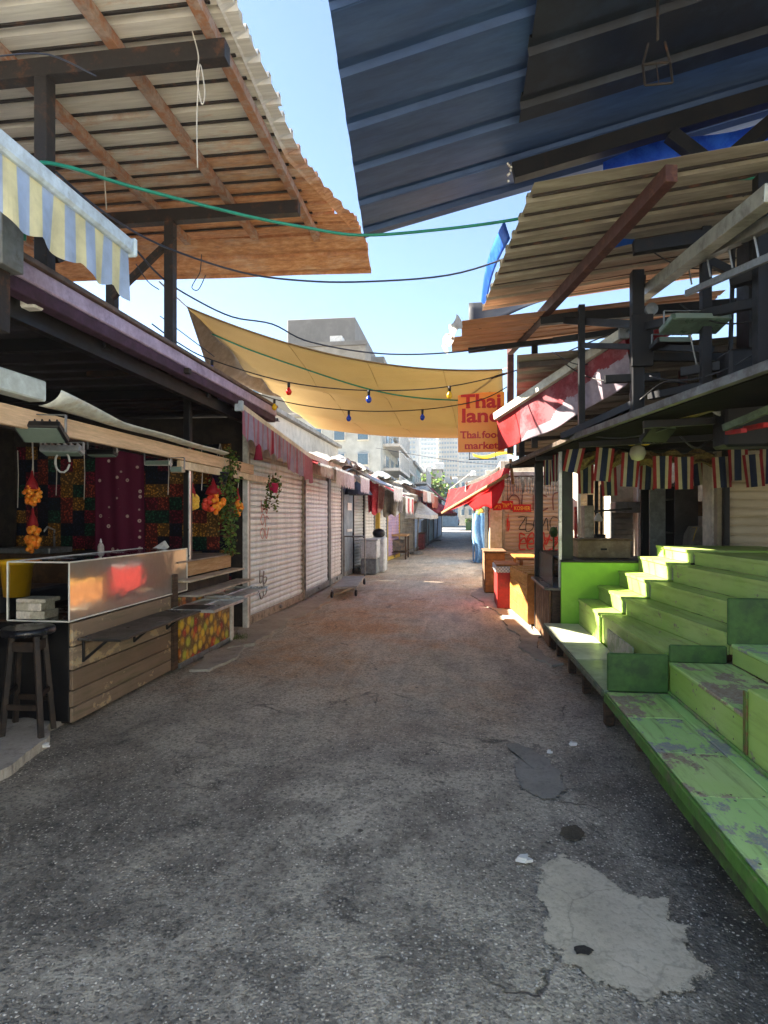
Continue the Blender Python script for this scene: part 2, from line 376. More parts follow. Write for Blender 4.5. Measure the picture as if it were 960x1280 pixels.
# litter and chips of rubble
WHITE_P = mat('litter_white', '#d8d6d0', var=.1, grime=.2)
for (px, py, s, lab) in [(655, 1077, .04, 'folded scrap of white paper on the asphalt beside the cement fill'), (716, 932, .034, 'flat pale chip lying on the asphalt beside the green platform'), (56, 934, .04, 'crumpled white scrap at the foot of the bar stool'), (687, 942, .02, 'small white fleck of litter near the cracked strip of road')]:
    c = G(px, py); m = MB(); k = random.uniform(0, 3)
    pts = [c + V((math.cos(a + k) * s * r, math.sin(a + k) * s * .6 * r, .004)) for a, r in ((0, 1), (1.2, .8), (2.3, 1.1), (3.5, .9), (4.8, 1.05))]
    m.prism(pts, (0, 0, .012)); m.prism([p + V((s * .2, 0, .012)) for p in pts[:4]], (0, 0, .01))
    tag(m.build('litter', WHITE_P), lab, 'litter')
m = MB(); cv = []; cf = []
for i in range(13500):
    y = 1.55 + 5.2 * random.random() ** 1.55; x = random.uniform(-3.0, 1.6)
    if x < -2.6 and y > 3.6: continue
    k = .5 + .5 * math.sin(x * 1.3 + 1) * math.sin(y * 1.1)
    if random.random() > .35 + .65 * k: continue
    s = random.choice((.0022, .003, .0036, .0044, .0058)) * random.uniform(.8, 1.25); r = random.uniform(0, 6.3); e = random.uniform(.55, 1.0); z = -.012 + gz(x, y) * .8
    n = len(cv); cs, sn = math.cos(r) * s, math.sin(r) * s
    cv += [(x + cs, y + sn, z - .001), (x - sn * e, y + cs * e, z - .001), (x - cs, y - sn, z - .001), (x + sn * e, y - cs * e, z - .001), (x + cs * .3, y + sn * .2, z + s * .75)]
    cf += [[n, n + 1, n + 4], [n + 1, n + 2, n + 4], [n + 2, n + 3, n + 4], [n + 3, n, n + 4]]
m.add(cv, cf)
tag(m.build('gravel', mat('grit', '#c4c0b6', '#85817a', .5, 60, .8, grime=0), kind='stuff'), 'pale stone chips set all over the asphalt', 'grit')

# ================================================================== shared materials
STEEL = mat('dark_steel', '#2c2623', '#5a3a28', .6, 5, .6, .3, bump=.3)
STEEL_B = mat('black_steel', '#16171b', '#2b221e', .63, 6, .5, .3, bump=.2)
RAFTER = mat('rusted_rafter', '#a88e7e', '#9c6a4a', .5, 6, .8, 0, .35, .4)
REDBEAM = mat('oxide_beam', '#45241f', '#63402f', .6, 6, .65)
GREYMETAL = mat('grey_metal', '#8b8f90', '#6f6a64', .6, 4, .45, .6)
ALU = mat('aluminium', '#c7c8c6', '#a8a49b', .6, 5, .35, .7, .15)
WHITEPAINT = mat('white_paint', '#dedcd6', '#a39a8b', .66, 4, .5)
BLACK = mat('black_paint', '#131315', '#26211e', .66, 8, .45)
WOOD = mat('pale_wood', '#c09a6b', '#a77d4e', .5, 4, .65, 0, .3, .25, 50, (3, .5, 6))
WOODD = mat('dark_wood', '#57402d', '#3a2a1e', .5, 4, .7, 0, .4, .35, 50, (2, .5, 8))
PLASTER = mat('pale_plaster', '#cfc4b2', '#a99c89', .6, 2, .85)
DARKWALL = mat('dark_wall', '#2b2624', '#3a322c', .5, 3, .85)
def rustsheet(name, clean, rust_or_glow, y0, y1, base=.0):
    t = NT(name); p = t.P((.9, 3.2, 1)); Y = t.n('SeparateXYZ', {0: t.pos}) .outputs[1]
    n = t.noise(1.6, 8, .74, p); n2 = t.noise(9, 5, .7, p); st = t.noise(5, 4, .6, t.P((.6, 9, 1)))
    g = t.ramp(t.math('DIVIDE', t.math('SUBTRACT', Y, y0), y1 - y0), [(0, base), (1, base + .42)])
    k = t.math('ADD', n, g)
    cl = t.mix(t.ramp(st, [(.35, .35), (.65, 0.)]), C(clean), C('#8a8072'))
    rc = t.ramp(n2, [(.25, C('#8a5a3c')), (.5, C(rust_or_glow)), (.75, C('#dfb488'))])
    col = t.mix(t.ramp(k, [(.62, 0.), (.72, .55), (.9, .95)]), cl, rc)
    return t.bsdf(col, .7, .1, n2, .2, .003, .35)
RUSTROOF = rustsheet('rusting_sheet', '#ddd7cc', '#c08452', 4.1, 5.6)
DARKROOF = mat('slate_sheet', '#274674', '#3d5984', .58, 1.2, .55, .2, .25, .1, 30, (.6, 3, 1), .3)
BEIGEROOF = mat('tan_sheet', '#aea898', '#7f786c', .5, 1.8, .65, .1, .35, .15, 30, (.5, 3, 1), .3)
OCHREROOF = mat('ochre_sheet', '#c98f68', '#a97a5a', .5, 1.5, .7, 0, .25, .15, 30, (.5, 3, 1), .3)
def sheet(name, par, mt, o, u, v, ul, vl, pitch=.25, dep=.028, th=.002, wav=0, sk=0):
    """ribbed metal sheet: ribs run along u, profile repeats along v"""
    o, u, v = V(o), V(u).normalized(), V(v).normalized(); n = u.cross(v).normalized()
    if n.z < 0: n = -n
    prof = [(0, 0)]; c = 0
    while c < vl - 1e-6:
        for a, h in ((.70, 0), (.74, dep), (.94, dep), (.98, 0), (1.0, 0)):
            q = c + a * pitch
            if q <= vl + .002: prof.append((q, h))
        c += pitch
    if prof[-1][0] < vl - .004: prof.append((vl, 0))
    nu = 5 if wav else 1; vs = []; fs = []; K = len(prof)
    for lay in (0, 1):
        for i in range(nu + 1):
            for a, h in prof:
                vs.append(o + u * (ul * i / nu + sk * a) + v * a + n * (h - th * lay + (wav * math.sin(i * 1.9 + a * 5 + o.x * 3) if wav else 0)))
    N = (nu + 1) * K
    for i in range(nu):
        for j in range(K - 1):
            q = [i * K + j, (i + 1) * K + j, (i + 1) * K + j + 1, i * K + j + 1]; fs.append(q); fs.append([x + N for x in q[::-1]])
    for j in range(K - 1):
        fs.append([j, j + 1, j + 1 + N, j + N]); e = nu * K; fs.append([e + j + 1, e + j, e + j + N, e + j + 1 + N])
    for i in range(nu):
        fs.append([(i + 1) * K, i * K, i * K + N, (i + 1) * K + N]); e = K - 1; fs.append([i * K + e, (i + 1) * K + e, (i + 1) * K + e + N, i * K + e + N])
    return MB().add(vs, fs).build(name, mt, par)

# ================================================================== rusting canopy over the juice stall
RZ = 4.6
can = thing('metal_canopy', 'high flat canopy of rusting ribbed sheets on brown steel posts above the juice stall', 'canopy', (-2.7, 4.5, 0))
yy = 2.62
while yy < 5.9:
    jx = random.uniform(-.05, .05)
    sheet('roof_sheet', can, RUSTROOF, (-6.2, yy, RZ + .055 + .004 * (int(yy * 7) % 2)), (1, 0, 0), (0, 1, 0), 4.86 + jx * .4 + max(0, yy - 4.9) * .28, .845, .205, .05, wav=.002, sk=.03); yy += .815
sheet('roof_sheet', can, RUSTROOF, (-5.2, 6.08, RZ + .045), (1, .03, -.012), (0, 1, -.5), 4.2, .52, .26, .03, wav=.012)
yy = 2.72
while yy < 6.2:
    box('rib_shade_strip', can, STEEL, (-6.1, yy, RZ + .039), (-1.47, yy + .022, RZ + .054), .002); yy += .205  # dark strips added to paint the shade inside the rib grooves
for x in (-1.53, -2.18, -2.95, -3.75, -4.7): beam('rafter', can, RAFTER, (x, 2.5, RZ), (x, 6.15 + (.12 if x > -2 else .0), RZ), .07, .075)
for y, x1 in ((3.54, -1.44), (5.42, -1.50)): beam('cross_beam', can, STEEL, (-6.2, y, RZ - .105), (x1, y, RZ - .105), .09, .12)
for x, y in ((-2.68, 3.54), (-2.78, 5.42), (-3.42, 5.48), (-5.4, 3.54), (-5.4, 5.42)): box('post', can, STEEL, (x - .045, y - .045, 0 if x < -5 else 3.06), (x + .045, y + .045, RZ - .165))
for a, b in (((-2.74, 5.42, 4.3), (-3.4, 5.44, 3.75)), ((-2.66, 3.6, 3.3), (-2.66, 4.35, 3.78)), ((-3.38, 5.44, 3.1), (-2.8, 5.42, 3.0))): beam('brace', can, STEEL, a, b, .05, .06)
beam('brace', can, STEEL, (-3.6, 5.36, 2.98), (-2.55, 5.36, 2.98), .06, .05)
# torn flashing along the canopy edge
m = MB()
def flash(u, v):
    y = 2.6 + 3.6 * u; return (-1.45 + .09 * v + .012 * math.sin(y * 31) * v + .02 * math.sin(y * 2.3) + max(0, y - 4.9) * .22, y, RZ + .045 + .04 * v + .012 * math.sin(y * 31 + 1) * v)
m.grid(flash, 60, 3, .003); m.build('edge_flashing', RUSTROOF, can)

# ================================================================== blue and yellow striped awning
AW_Y, AW_B = mat('awning_yellow', '#e8e2bc', var=.1, trans=.3, rough=.9), mat('awning_blue', '#b5c8e6', var=.1, trans=.3, rough=.9)
aw = thing('striped_awning', 'blue and yellow striped awning edge with scalloped valance under the rusting canopy', 'awning', (-2.05, 2.6, 3.2))
box('front_bar', aw, mat('bar_white', '#c3d3e2', '#a9b4bd', .6, 4, .4), (-2.09, .9, 3.235), (-2.02, 3.47, 3.33), .015)
box('end_cap', aw, mat('cap_white', '#cfe0ea', rough=.35), (-2.10, 3.47, 3.225), (-2.01, 3.50, 3.34), .012)
m = MB(); nst = 30; y0, y1 = .9, 3.46
def val(u, v):
    y = y0 + (y1 - y0) * u; dr = .255 + .035 * abs(math.sin(math.pi * (y - y0) / .30)) * 1.3
    return (-2.055 + .012 * math.sin(y * 13) * v + .01 * math.sin(y * 31) * v, y, 3.24 - dr * v)
m.grid(val, 120, 5, .002, mi=lambda i, j: (i // 4) % 2); m.build('valance', [AW_Y, AW_B], aw)
m = MB().grid(lambda u, v: (-2.06 - 1.5 * v, y0 + (y1 - y0) * u, 3.30 + .55 * v - .05 * math.sin(math.pi * v)), 20, 6, .002, mi=lambda i, j: (i // 1) % 2); m.build('canopy_cloth', [AW_Y, AW_B], aw)
tube('arm', aw, ALU, [(-3.5, 3.35, 3.55), (-2.06, 3.40, 3.27)], .02)
tube('arm', aw, ALU, [(-3.5, 1.2, 3.55), (-2.06, 1.2, 3.27)], .02)

# ================================================================== juice stall (shell)
LILAC = mat('lilac_paint', '#b8a4c0', '#938099', .6, 3, .55); PURPLE = mat('purple_cloth', '#4a2f46', '#3a2436', .5, 5, .8)
st = thing('juice_stall', 'open juice stall with lilac roof edge and pale wooden fascia', 'stall', (-4.4, 5, 0))
box('floor', st, CONC, (-6.6, 1.0, -.03), (-3.05, 8.1, .03))
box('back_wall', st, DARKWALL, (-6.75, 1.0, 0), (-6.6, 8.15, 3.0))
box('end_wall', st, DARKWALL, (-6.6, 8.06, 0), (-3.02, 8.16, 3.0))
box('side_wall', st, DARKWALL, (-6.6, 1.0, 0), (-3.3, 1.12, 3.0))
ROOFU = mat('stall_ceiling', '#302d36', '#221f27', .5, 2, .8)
yy = 1.0
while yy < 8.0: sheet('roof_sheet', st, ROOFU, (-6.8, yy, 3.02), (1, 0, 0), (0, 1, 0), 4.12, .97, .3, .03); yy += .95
for y in (2.4, 4.3, 6.2): beam('roof_joist', st, STEEL_B, (-6.7, y, 2.95), (-2.72, y, 2.95), .07, .1)
box('roof_edge_trim', st, mat('edge_brown', '#6f5a4d', '#57463c', .5, 5), (-2.66, 2.5, 3.13), (-2.56, 8.15, 3.165))
box('lilac_fascia', st, LILAC, (-2.64, 2.5, 3.02), (-2.585, 8.15, 3.128), .008)
box('purple_strip', st, PURPLE, (-2.70, 2.5, 2.93), (-2.60, 8.15, 3.018), .006)
beam('steel_beam', st, STEEL_B, (-2.78, 2.3, 2.9), (-2.78, 8.15, 2.86), .07, .13)
box('wood_fascia', st, mat('fascia_wood', '#e0bd98', '#c9a582', .55, 3, .6, 0, .2, .2, 40, (6, .5, 6)), (-2.94, 2.2, 2.19), (-2.90, 8.1, 2.325))
box('wood_fascia', st, mat('fascia_cream', '#e8d4b4', '#cdb591', .5, 3, .6), (-2.955, 5.9, 2.10), (-2.915, 9.2, 2.185))
for y in (6.22, 8.02): box('post', st, BLACK if y < 7 else WHITEPAINT, (-3.04, y, 0.0), (-2.965, y + .07, 2.9))
box('post_edge', st, ALU, (-2.962, 6.17, 1.0), (-2.945, 6.21, 2.35))
for a, b in (((-3.6, 1.6, 2.0), (-3.6, 1.6, 2.98)), ((-3.3, 3.2, 2.35), (-3.3, 3.2, 2.93)), ((-3.9, 2.3, 2.38), (-3.9, 7.8, 2.38)), ((-2.95, 2.3, 2.12), (-3.6, 2.3, 2.12))): beam('light_rail', st, STEEL, a, b, .04, .05)
# white cassette and bent gutter sheet
cas = thing('gutter', 'white metal gutter bending out of a square cassette above the wooden fascia', 'gutter', (-2.86, 4, 2.33))
box('cassette', cas, mat('cassette_white', '#c8d3d2', '#aab3b0', .6, 3, .4), (-2.93, 2.0, 2.38), (-2.80, 3.72, 2.52), .01)
def gut(u, v):
    y = 3.76 + 3.1 * u; tw = min(1, u * 4); a = (v - .5) * 1.9 + (1 - tw) * .5
    return (-2.84 + .12 * math.sin(a) * (1 - .2 * u), y, 2.415 - .02 * u - .06 * math.cos(a) + .06 * (1 - tw) * v + .004 * math.sin(y * 5))
MB().grid(gut, 30, 7, .004).build('gutter_sheet', mat('gutter_white', '#d5d9d2', '#b0aa98', .58, 3, .45), cas, smooth=True)

# crumpled rags and torn cloth hanging in the stall roof
RAG = mat('rag', '#8d7768', '#5d4a42', .5, 8, .95, trans=.2)
for (px, py, d, h) in [(97, 405, 4.7, .26), (170, 455, 5.4, .2), (188, 462, 5.7, .22)]:
    c = W(px, py, D=d); m = MB()
    m.grid(lambda u, v: (c.x + (u - .5) * .09 * (1 - .4 * v) + .02 * math.sin(v * 9 + u * 4), c.y + .03 * math.sin(u * 7 + v * 5), c.z + .0 + h * (.5 - v) + .01 * math.sin(u * 9)), 6, 8, .004)
    tag(m.build('rag', RAG, smooth=True), {97: 'long torn rag hanging from the dark stall roof', 170: 'short torn rag hanging deep under the lilac roof edge', 188: 'frayed rag hanging beside a shorter rag under the lilac roof edge'}[px], 'rag', 'rags hanging under the stall roof')

# ================================================================== printed cloths at the stall's end wall
def patchwork():
    t = NT('patchwork_print'); g = .187
    sp = t.n('SeparateXYZ', {0: t.pos}); cb = t.n('CombineXYZ', {0: t.math('MULTIPLY', sp.outputs[0], 1 / g), 1: t.math('MULTIPLY', sp.outputs[2], 1 / g)}).outputs[0]
    fl = t.n('VectorMath', {0: cb}, operation='FLOOR').outputs[0]
    wn = t.n('TexWhiteNoise', {'Vector': fl}, noise_dimensions='3D'); r = wn.outputs['Value']
    base = t.ramp(r, [(0, C('#22344a')), (.2, C('#b03048')), (.34, C('#e8a83e')), (.48, C('#2f6a50')), (.6, C('#c8553f')), (.72, C('#30344a')), (.84, C('#d8a44c')), (.93, C('#8c2e44'))])
    base.node.color_ramp.interpolation = 'CONSTANT'
    dark = t.mix(.82, base, (.012, .012, .016, 1))
    v = t.n('TexVoronoi', {'Vector': t.n('CombineXYZ', {0: sp.outputs[0], 1: sp.outputs[2]}).outputs[0], 'Scale': 34.})
    blob = t.ramp(v.outputs['Distance'], [(.28, 1.), (.5, 0.)])
    vc = t.n('SeparateColor', {0: v.outputs['Color']}).outputs[0]
    col = t.mix(t.math('MULTIPLY', blob, t.ramp(vc, [(.2, .35), (.6, 1.)])), dark, base)
    col = t.mix(1, col, (.72, .66, .68, 1), 'MULTIPLY')
    return t.bsdf(col, .9, 0, t.noise(6, 3), .2, .02, .2)
def flowerprint():
    t = NT('maroon_print'); sp = t.n('SeparateXYZ', {0: t.pos}); cb = t.n('CombineXYZ', {0: sp.outputs[0], 1: sp.outputs[2]}).outputs[0]
    v = t.n('TexVoronoi', {'Vector': cb, 'Scale': 7.2, 'Randomness': .55}); d = v.outputs['Distance']
    f = t.ramp(d, [(0, .2), (.06, .25), (.1, 1.), (.17, .8), (.21, 0.)])
    col = t.mix(f, C('#64203c'), C('#d8bcb2'))
    return t.bsdf(col, .95, 0, t.noise(8, 3), .2, .02, .2)
def cloth(name, mt, x0, x1, y, z0, z1, lab, amp=.012, k=14):
    m = MB().grid(lambda u, v: (x0 + (x1 - x0) * u, y + amp * math.sin(u * k) + amp * .6 * math.sin(u * k * 2.3 + v * 2), z0 + (z1 - z0) * v), 40, 8, .003)
    return tag(m.build(name, mt, smooth=True), lab, 'cloth')
def clx(px): return W(px, 645, Y=7.95).x
PWM = patchwork()
cloth('printed_cloth', PWM, clx(18), clx(150), 7.99, .95, 2.62, 'dark patchwork fruit print cloth hung behind the stacked white cartons')
cloth('printed_cloth', PWM, clx(176), clx(287), 8.0, .7, 2.62, 'patchwork fruit print cloth hung behind the nets of oranges', .008)
cloth('printed_cloth', flowerprint(), clx(121), clx(182), 7.9, .9, 2.66, 'maroon cloth with pale daisies hung between two patchwork cloths', .02, 9)

# ================================================================== plank counter with display case
cnt = thing('plank_counter', 'weathered plank counter with dark serving shelf beside the bar stool', 'counter', (-3.2, 5, 0))
PLK = [paintwood('plank_%d' % i, c, d, '#c29a68', .575, .8, 4) for i, (c, d) in enumerate((('#8a7560', '#6f5c4a'), ('#76624e', '#8f7862'), ('#6d5a48', '#86705a'), ('#96806a', '#7d6a57')))]
Y0, Y1 = 4.17, 5.72
zs = [.02, .137, .265, .42, .60, .785]
for i in range(5): box('plank', cnt, PLK[i % 4], (-2.955 + random.uniform(-.003, .003), Y0, zs[i] + .004), (-2.925, Y1, zs[i + 1] - .004), .004)
box('counter_end', cnt, BLACK, (-3.62, Y0 - .0, .03), (-2.96, Y0 + .03, .78))
box('corner_post', cnt, WOODD, (-2.96, Y1 + .004, .02), (-2.90, Y1 + .10, 1.0))
box('carcass', cnt, DARKWALL, (-3.62, Y0 + .04, .0), (-2.97, Y1, .775))
box('worktop', cnt, WOODD, (-3.75, Y0 - .02, .787), (-2.93, Y1 + .08, .80))
box('serving_shelf', cnt, mat('shelf_dark', '#3d3a38', '#6a655e', .6, 3, .35, .2), (-2.92, Y0 + .04, .64), (-2.56, Y1 + .25, .66), .006)
for y in (Y0 + .12, Y0 + .85, Y1 - .1):
    m = MB().beam((-2.918, y, .635), (-2.918, y, .46), .02, .02).beam((-2.918, y, .47), (-2.72, y, .632), .02, .02); m.build('bracket', BLACK, cnt)
# display case
GLASS = NT('acrylic'); gl = GLASS.n('BsdfGlossy', {'Color': (.95, .96, .95, 1), 'Roughness': .03}); tr = GLASS.n('BsdfTransparent', {'Color': (.93, .95, .94, 1)})
bp = GLASS.n('Bump', {'Height': GLASS.noise(2.2, 2, .5), 'Strength': .35, 'Distance': .05}); GLASS.t.links.new(bp.outputs[0], gl.inputs['Normal'])
fr = GLASS.n('Fresnel', {'IOR': 1.5})
mx = GLASS.n('MixShader', {0: GLASS.math('ADD', fr.outputs[0], .03), 1: tr.outputs[0], 2: gl.outputs[0]}); GLASS.t.links.new(mx.outputs[0], GLASS.out.inputs[0]); GLASS = GLASS.mat
def mirrorish():
    t = NT('polished_steel'); n = t.noise(1.6, 3, .55, t.P((1, 1.2, 1.6))); sm = t.noise(14, 5, .7)
    col = t.mix(t.ramp(sm, [(.4, 0.), (.7, .35)]), C('#a7a49b'), C('#8a857a'))
    return t.bsdf(col, t.ramp(sm, [(.3, .03), (.75, .14)]), .6, n, .10, .03, .6)
case = thing('display_case', 'long clear display case with polished steel front standing on the plank counter', 'display case', (-3.15, 5, .80))
cz0, cz1, cx0, cx1, cy0, cy1 = .803, 1.25, -3.43, -2.92, 4.12, 6.06
box('front_panel', case, mirrorish(), (cx1 - .006, cy0, cz0), (cx1, cy1, cz1), .001)
for nm, p0, p1 in (('end_pane', (cx0, cy0, cz0), (cx1 - .008, cy0 + .006, cz1)), ('end_pane', (cx0, cy1 - .006, cz0), (cx1 - .008, cy1, cz1)), ('top_pane', (cx0, cy0 + .008, cz1 - .006), (cx1 - .008, cy1 - .008, cz1))): box(nm, case, GLASS, p0, p1, .001)
box('base_tray', case, mat('steel_tray', '#9a978f', '#7c786f', .5, 5, .25, .9), (cx0 + .01, cy0 + .01, .806), (cx1 - .01, cy1 - .01, .814))
EDGE = mat('edge_bright', '#d9d6cb', var=.1, rough=.3)
for a, b in (((cx0, cy0, cz1), (cx1, cy0, cz1)), ((cx0, cy0, cz0), (cx1, cy0, cz0)), ((cx0, cy0, cz0), (cx0, cy0, cz1)), ((cx1, cy0, cz0), (cx1, cy0, cz1)), ((cx1, cy0, cz1), (cx1, cy1, cz1)), ((cx1, cy0, cz0), (cx1, cy1, cz0)), ((cx1, cy1, cz0), (cx1, cy1, cz1)), ((cx0, cy0, cz1), (cx0, cy1, cz1))): beam('edge_trim', case, EDGE, a, b, .012, .012)
# things inside or behind the case
bk = thing('bucket', 'yellow plastic bucket behind the clear end of the display case', 'bucket', (-3.62, 4.45, 1.0)); YEL = mat('yellow_plastic', '#d8a514', var=.1, rough=.4, grime=.1)
MB().lathe([(.095, 0), (.12, .26), (.13, .26), (.13, .3), (.12, .3), (.112, .27), (.09, .02)], (-3.62, 4.45, .94), 20).build('shell', YEL, bk, smooth=True)
tube('handle', bk, ALU, [(-3.62 + .13 * math.cos(a), 4.45 + .02, 1.24 - .1 * math.sin(a)) for a in [math.pi * i / 10 for i in range(11)]], .004)
CART = mat('white_carton', '#d9cfc0', '#b7a58d', .6, 9, .8)
for i, (z, s, r) in enumerate(((.815, .115, .05), (.877, .105, -.03), (.939, .12, .04))):
    o = box('carton', None, CART, (-3.36, 4.12, z), (-3.36 + s * 2, 4.12 + s * 1.5, z + (.06 if i < 2 else .03)), .004, r)
    tag(o, ('bottom', 'middle', 'top')[i] + ' white carton in the stack inside the display case', 'carton', 'cartons stacked inside the display case')
bt = thing('sauce_bottle', 'small squeeze bottle with white nozzle on the counter before the maroon cloth', 'bottle', W(126, 696, X=-3.62))
q = ORG[bt.name]; MB().lathe([(.03, 0), (.033, .02), (.033, .1), (.022, .13), (.01, .14)], q, 14).build('body', mat('bottle_plastic', '#b6aaa0', rough=.35), bt, smooth=True)
MB().lathe([(.012, .14), (.012, .155), (.004, .185)], q, 10).build('nozzle', WHITEPAINT, bt, smooth=True)
o = thing('back_counter', 'brown wooden back counter behind the display case in the dark stall', 'counter', (-4.6, 5.5, 0))
box('worktop', o, WOODD, (-6.2, 6.7, 1.08), (-3.4, 7.5, 1.13)); box('carcass', o, mat('counter_brown', '#6b4f38', '#4d3827', .5, 3), (-6.15, 6.75, 0.03), (-3.45, 7.45, 1.078))
o = thing('steel_sink', 'low steel sink on the back counter beside the stall wall', 'sink', (-5.4, 7, 1.13))
MB().box((-5.8, 6.75, 1.131), (-5.05, 7.2, 1.2), .01).build('basin', GREYMETAL, o); tube('tap', o, ALU, [(-5.3, 7.18, 1.2), (-5.3, 7.18, 1.42), (-5.3, 7.05, 1.46), (-5.3, 6.98, 1.4)], .012)
o = box('storage_crate', None, mat('crate_dark', '#33343a', rough=.5), (-4.2, 4.3, .03), (-3.75, 5.3, .95), .02); tag(o, 'dark storage crate standing behind the plank counter', 'crate')

# ================================================================== fruit counter
def fruitprint():
    t = NT('fruit_print'); p = t.P()
    v = t.n('TexVoronoi', {'Vector': p, 'Scale': 9.5, 'Randomness': .9}); vc = t.n('SeparateColor', {0: v.outputs['Color']})
    c = t.ramp(vc.outputs[0], [(0, C('#d9a023')), (.3, C('#e8c43a')), (.45, C('#b9bb3c')), (.6, C('#d2722a')), (.72, C('#c23a2a')), (.85, C('#e0b85a')), (.95, C('#6b2432'))])
    c.node.color_ramp.interpolation = 'CONSTANT'
    c = t.mix(t.ramp(v.outputs['Distance'], [(.3, 0.), (.62, .85)]), c, C('#4a2f1c'))
    c = t.mix(t.ramp(t.noise(30, 3), [(.55, 0.), (.7, .4)]), c, C('#f2dfa0'))
    return t.bsdf(c, .4, 0, None, spec=.4)
FRU = fruitprint()
fc = thing('fruit_counter', 'counter wrapped in printed citrus fruit with wooden top and steps of shelves', 'counter', (-3.2, 6.5, 0))
fy0, fy1 = 5.87, 7.22
box('printed_panel', fc, FRU, (-2.93, fy0, .06), (-2.905, fy1, .745)); box('carcass', fc, DARKWALL, (-3.6, fy0, .03), (-2.935, fy1, .90))
box('kick_edge', fc, GREYMETAL, (-2.935, fy0, .0), (-2.9, fy1, .055))
box('upper_box', fc, WOOD, (-3.5, fy0, .945), (-2.93, fy1 + .1, 1.10)); box('worktop', fc, mat('top_grey', '#9b8f80', '#7c7063', .5, 3, .4), (-3.55, fy0 - .04, 1.104), (-2.9, fy1 + .14, 1.12))
box('shelf', fc, mat('shelf_cream', '#cdbda4', '#a99679', .55, 3), (-2.95, fy0 - .02, .905), (-2.78, fy1 + .2, .925)); box('shelf', fc, mat('shelf_grey', '#b9ac9a', '#8c8070', .55, 3), (-2.95, fy0 + .02, .75), (-2.70, fy1 + .35, .77))
box('riser_board', fc, WOODD, (-2.99, fy0 + .02, .775), (-2.955, fy1 + .1, .90)); box('end_post', fc, WHITEPAINT, (-2.955, fy1 + .012, .0), (-2.89, fy1 + .10, .745))
for i, (a, b) in enumerate(((5.62, 6.42), (6.44, 7.35))):
    tr = thing('serving_tray', 'shallow steel serving tray fixed to the fruit counter, ' + ('beside the dark shelf' if i == 0 else 'beside the roller shutter'), 'tray', (-2.72, a, .62 + .03 * i))
    z = .635 + .03 * i
    box('plate', tr, ALU, (-2.90, a, z), (-2.42, b, z + .006))
    for p0, p1 in (((-2.90, a, z + .007), (-2.89, b, z + .03)), ((-2.43, a, z + .007), (-2.42, b, z + .03)), ((-2.888, a, z + .007), (-2.432, a + .01, z + .03)), ((-2.888, b - .01, z + .007), (-2.432, b, z + .03))): box('rim', tr, ALU, p0, p1, .002)
    box('divider', tr, ALU, (-2.72, a + .02, z + .007), (-2.70, b - .02, z + .02), .002)
o = thing('cutting_stand', 'folded white metal stand lying on the fruit counter worktop', 'stand', (-3.3, 6.2, 1.12))
box('plate', o, WHITEPAINT, (-3.6, 6.2, 1.122), (-3.1, 6.5, 1.14)); beam('arm', o, WHITEPAINT, (-3.5, 6.3, 1.145), (-3.35, 6.45, 1.28), .03, .09)
# grass tuft at the counter's foot
m = MB()
for i in range(160):
    c = V((-2.82 + random.gauss(0, .06), 7.36 + random.gauss(0, .1), 0)); d = V((random.gauss(0, .03), random.gauss(0, .03), random.uniform(.03, .08)))
    s = V((d.y, -d.x, 0)); s = s.normalized() * .004 if s.length > 1e-6 else V((.004, 0, 0))
    m.add([c - s, c + s, c + d], [[0, 1, 2]])
tag(m.build('grass', mat('weed', '#4c6a2a', '#6a7a35', .5, 9), kind='stuff'), 'weeds sprouting at the foot of the fruit counter', 'grass')

# ================================================================== bar stool
sb = G(35, 921); sc = V((-2.60, sb.y - .02, 0))
fa = [G(1.7, 929.5), G(51.5, 931), G(67, 914), G(19, 910.6)]; sc = sum(fa, V()) / 4
stool = thing('bar_stool', 'dark wooden bar stool with round seat beside the plank counter', 'stool', (sc.x, sc.y, .02))
BROWN = mat('stool_wood', '#3a2c22', '#1f1813', .5, 6, .5, bump=.25)
MB().lathe([(.0, .745), (.16, .745), (.175, .75), (.18, .765), (.178, .785), (.165, .797), (.12, .792), (0, .79)], sc, 28).build('seat', mat('seat_black', '#15151a', '#2c2c32', .6, 8, .3, rough=.3) if False else mat('seat_black', '#15151a', '#2c2c32', .6, 8, .3), stool, smooth=True)
tops = [sc + (p - sc) * .62 + V((0, 0, .745)) for p in fa]
for p, t_ in zip(fa, tops): MB().beam(p + V((0, 0, .02)), t_, .036, .036, .004, up=(p - sc)).build('leg', BROWN, stool)
for h, k in ((.24, (0, 2)), (.32, (1, 3)), (.66, (0, 1, 2, 3))):
    for i in k:
        a, b = fa[i].lerp(tops[i], h / .745), fa[(i + 1) % 4].lerp(tops[(i + 1) % 4], h / .745); a.z = b.z = h + .01
        beam('stretcher', stool, BROWN, a, b, .018, .04 if h < .6 else .07)

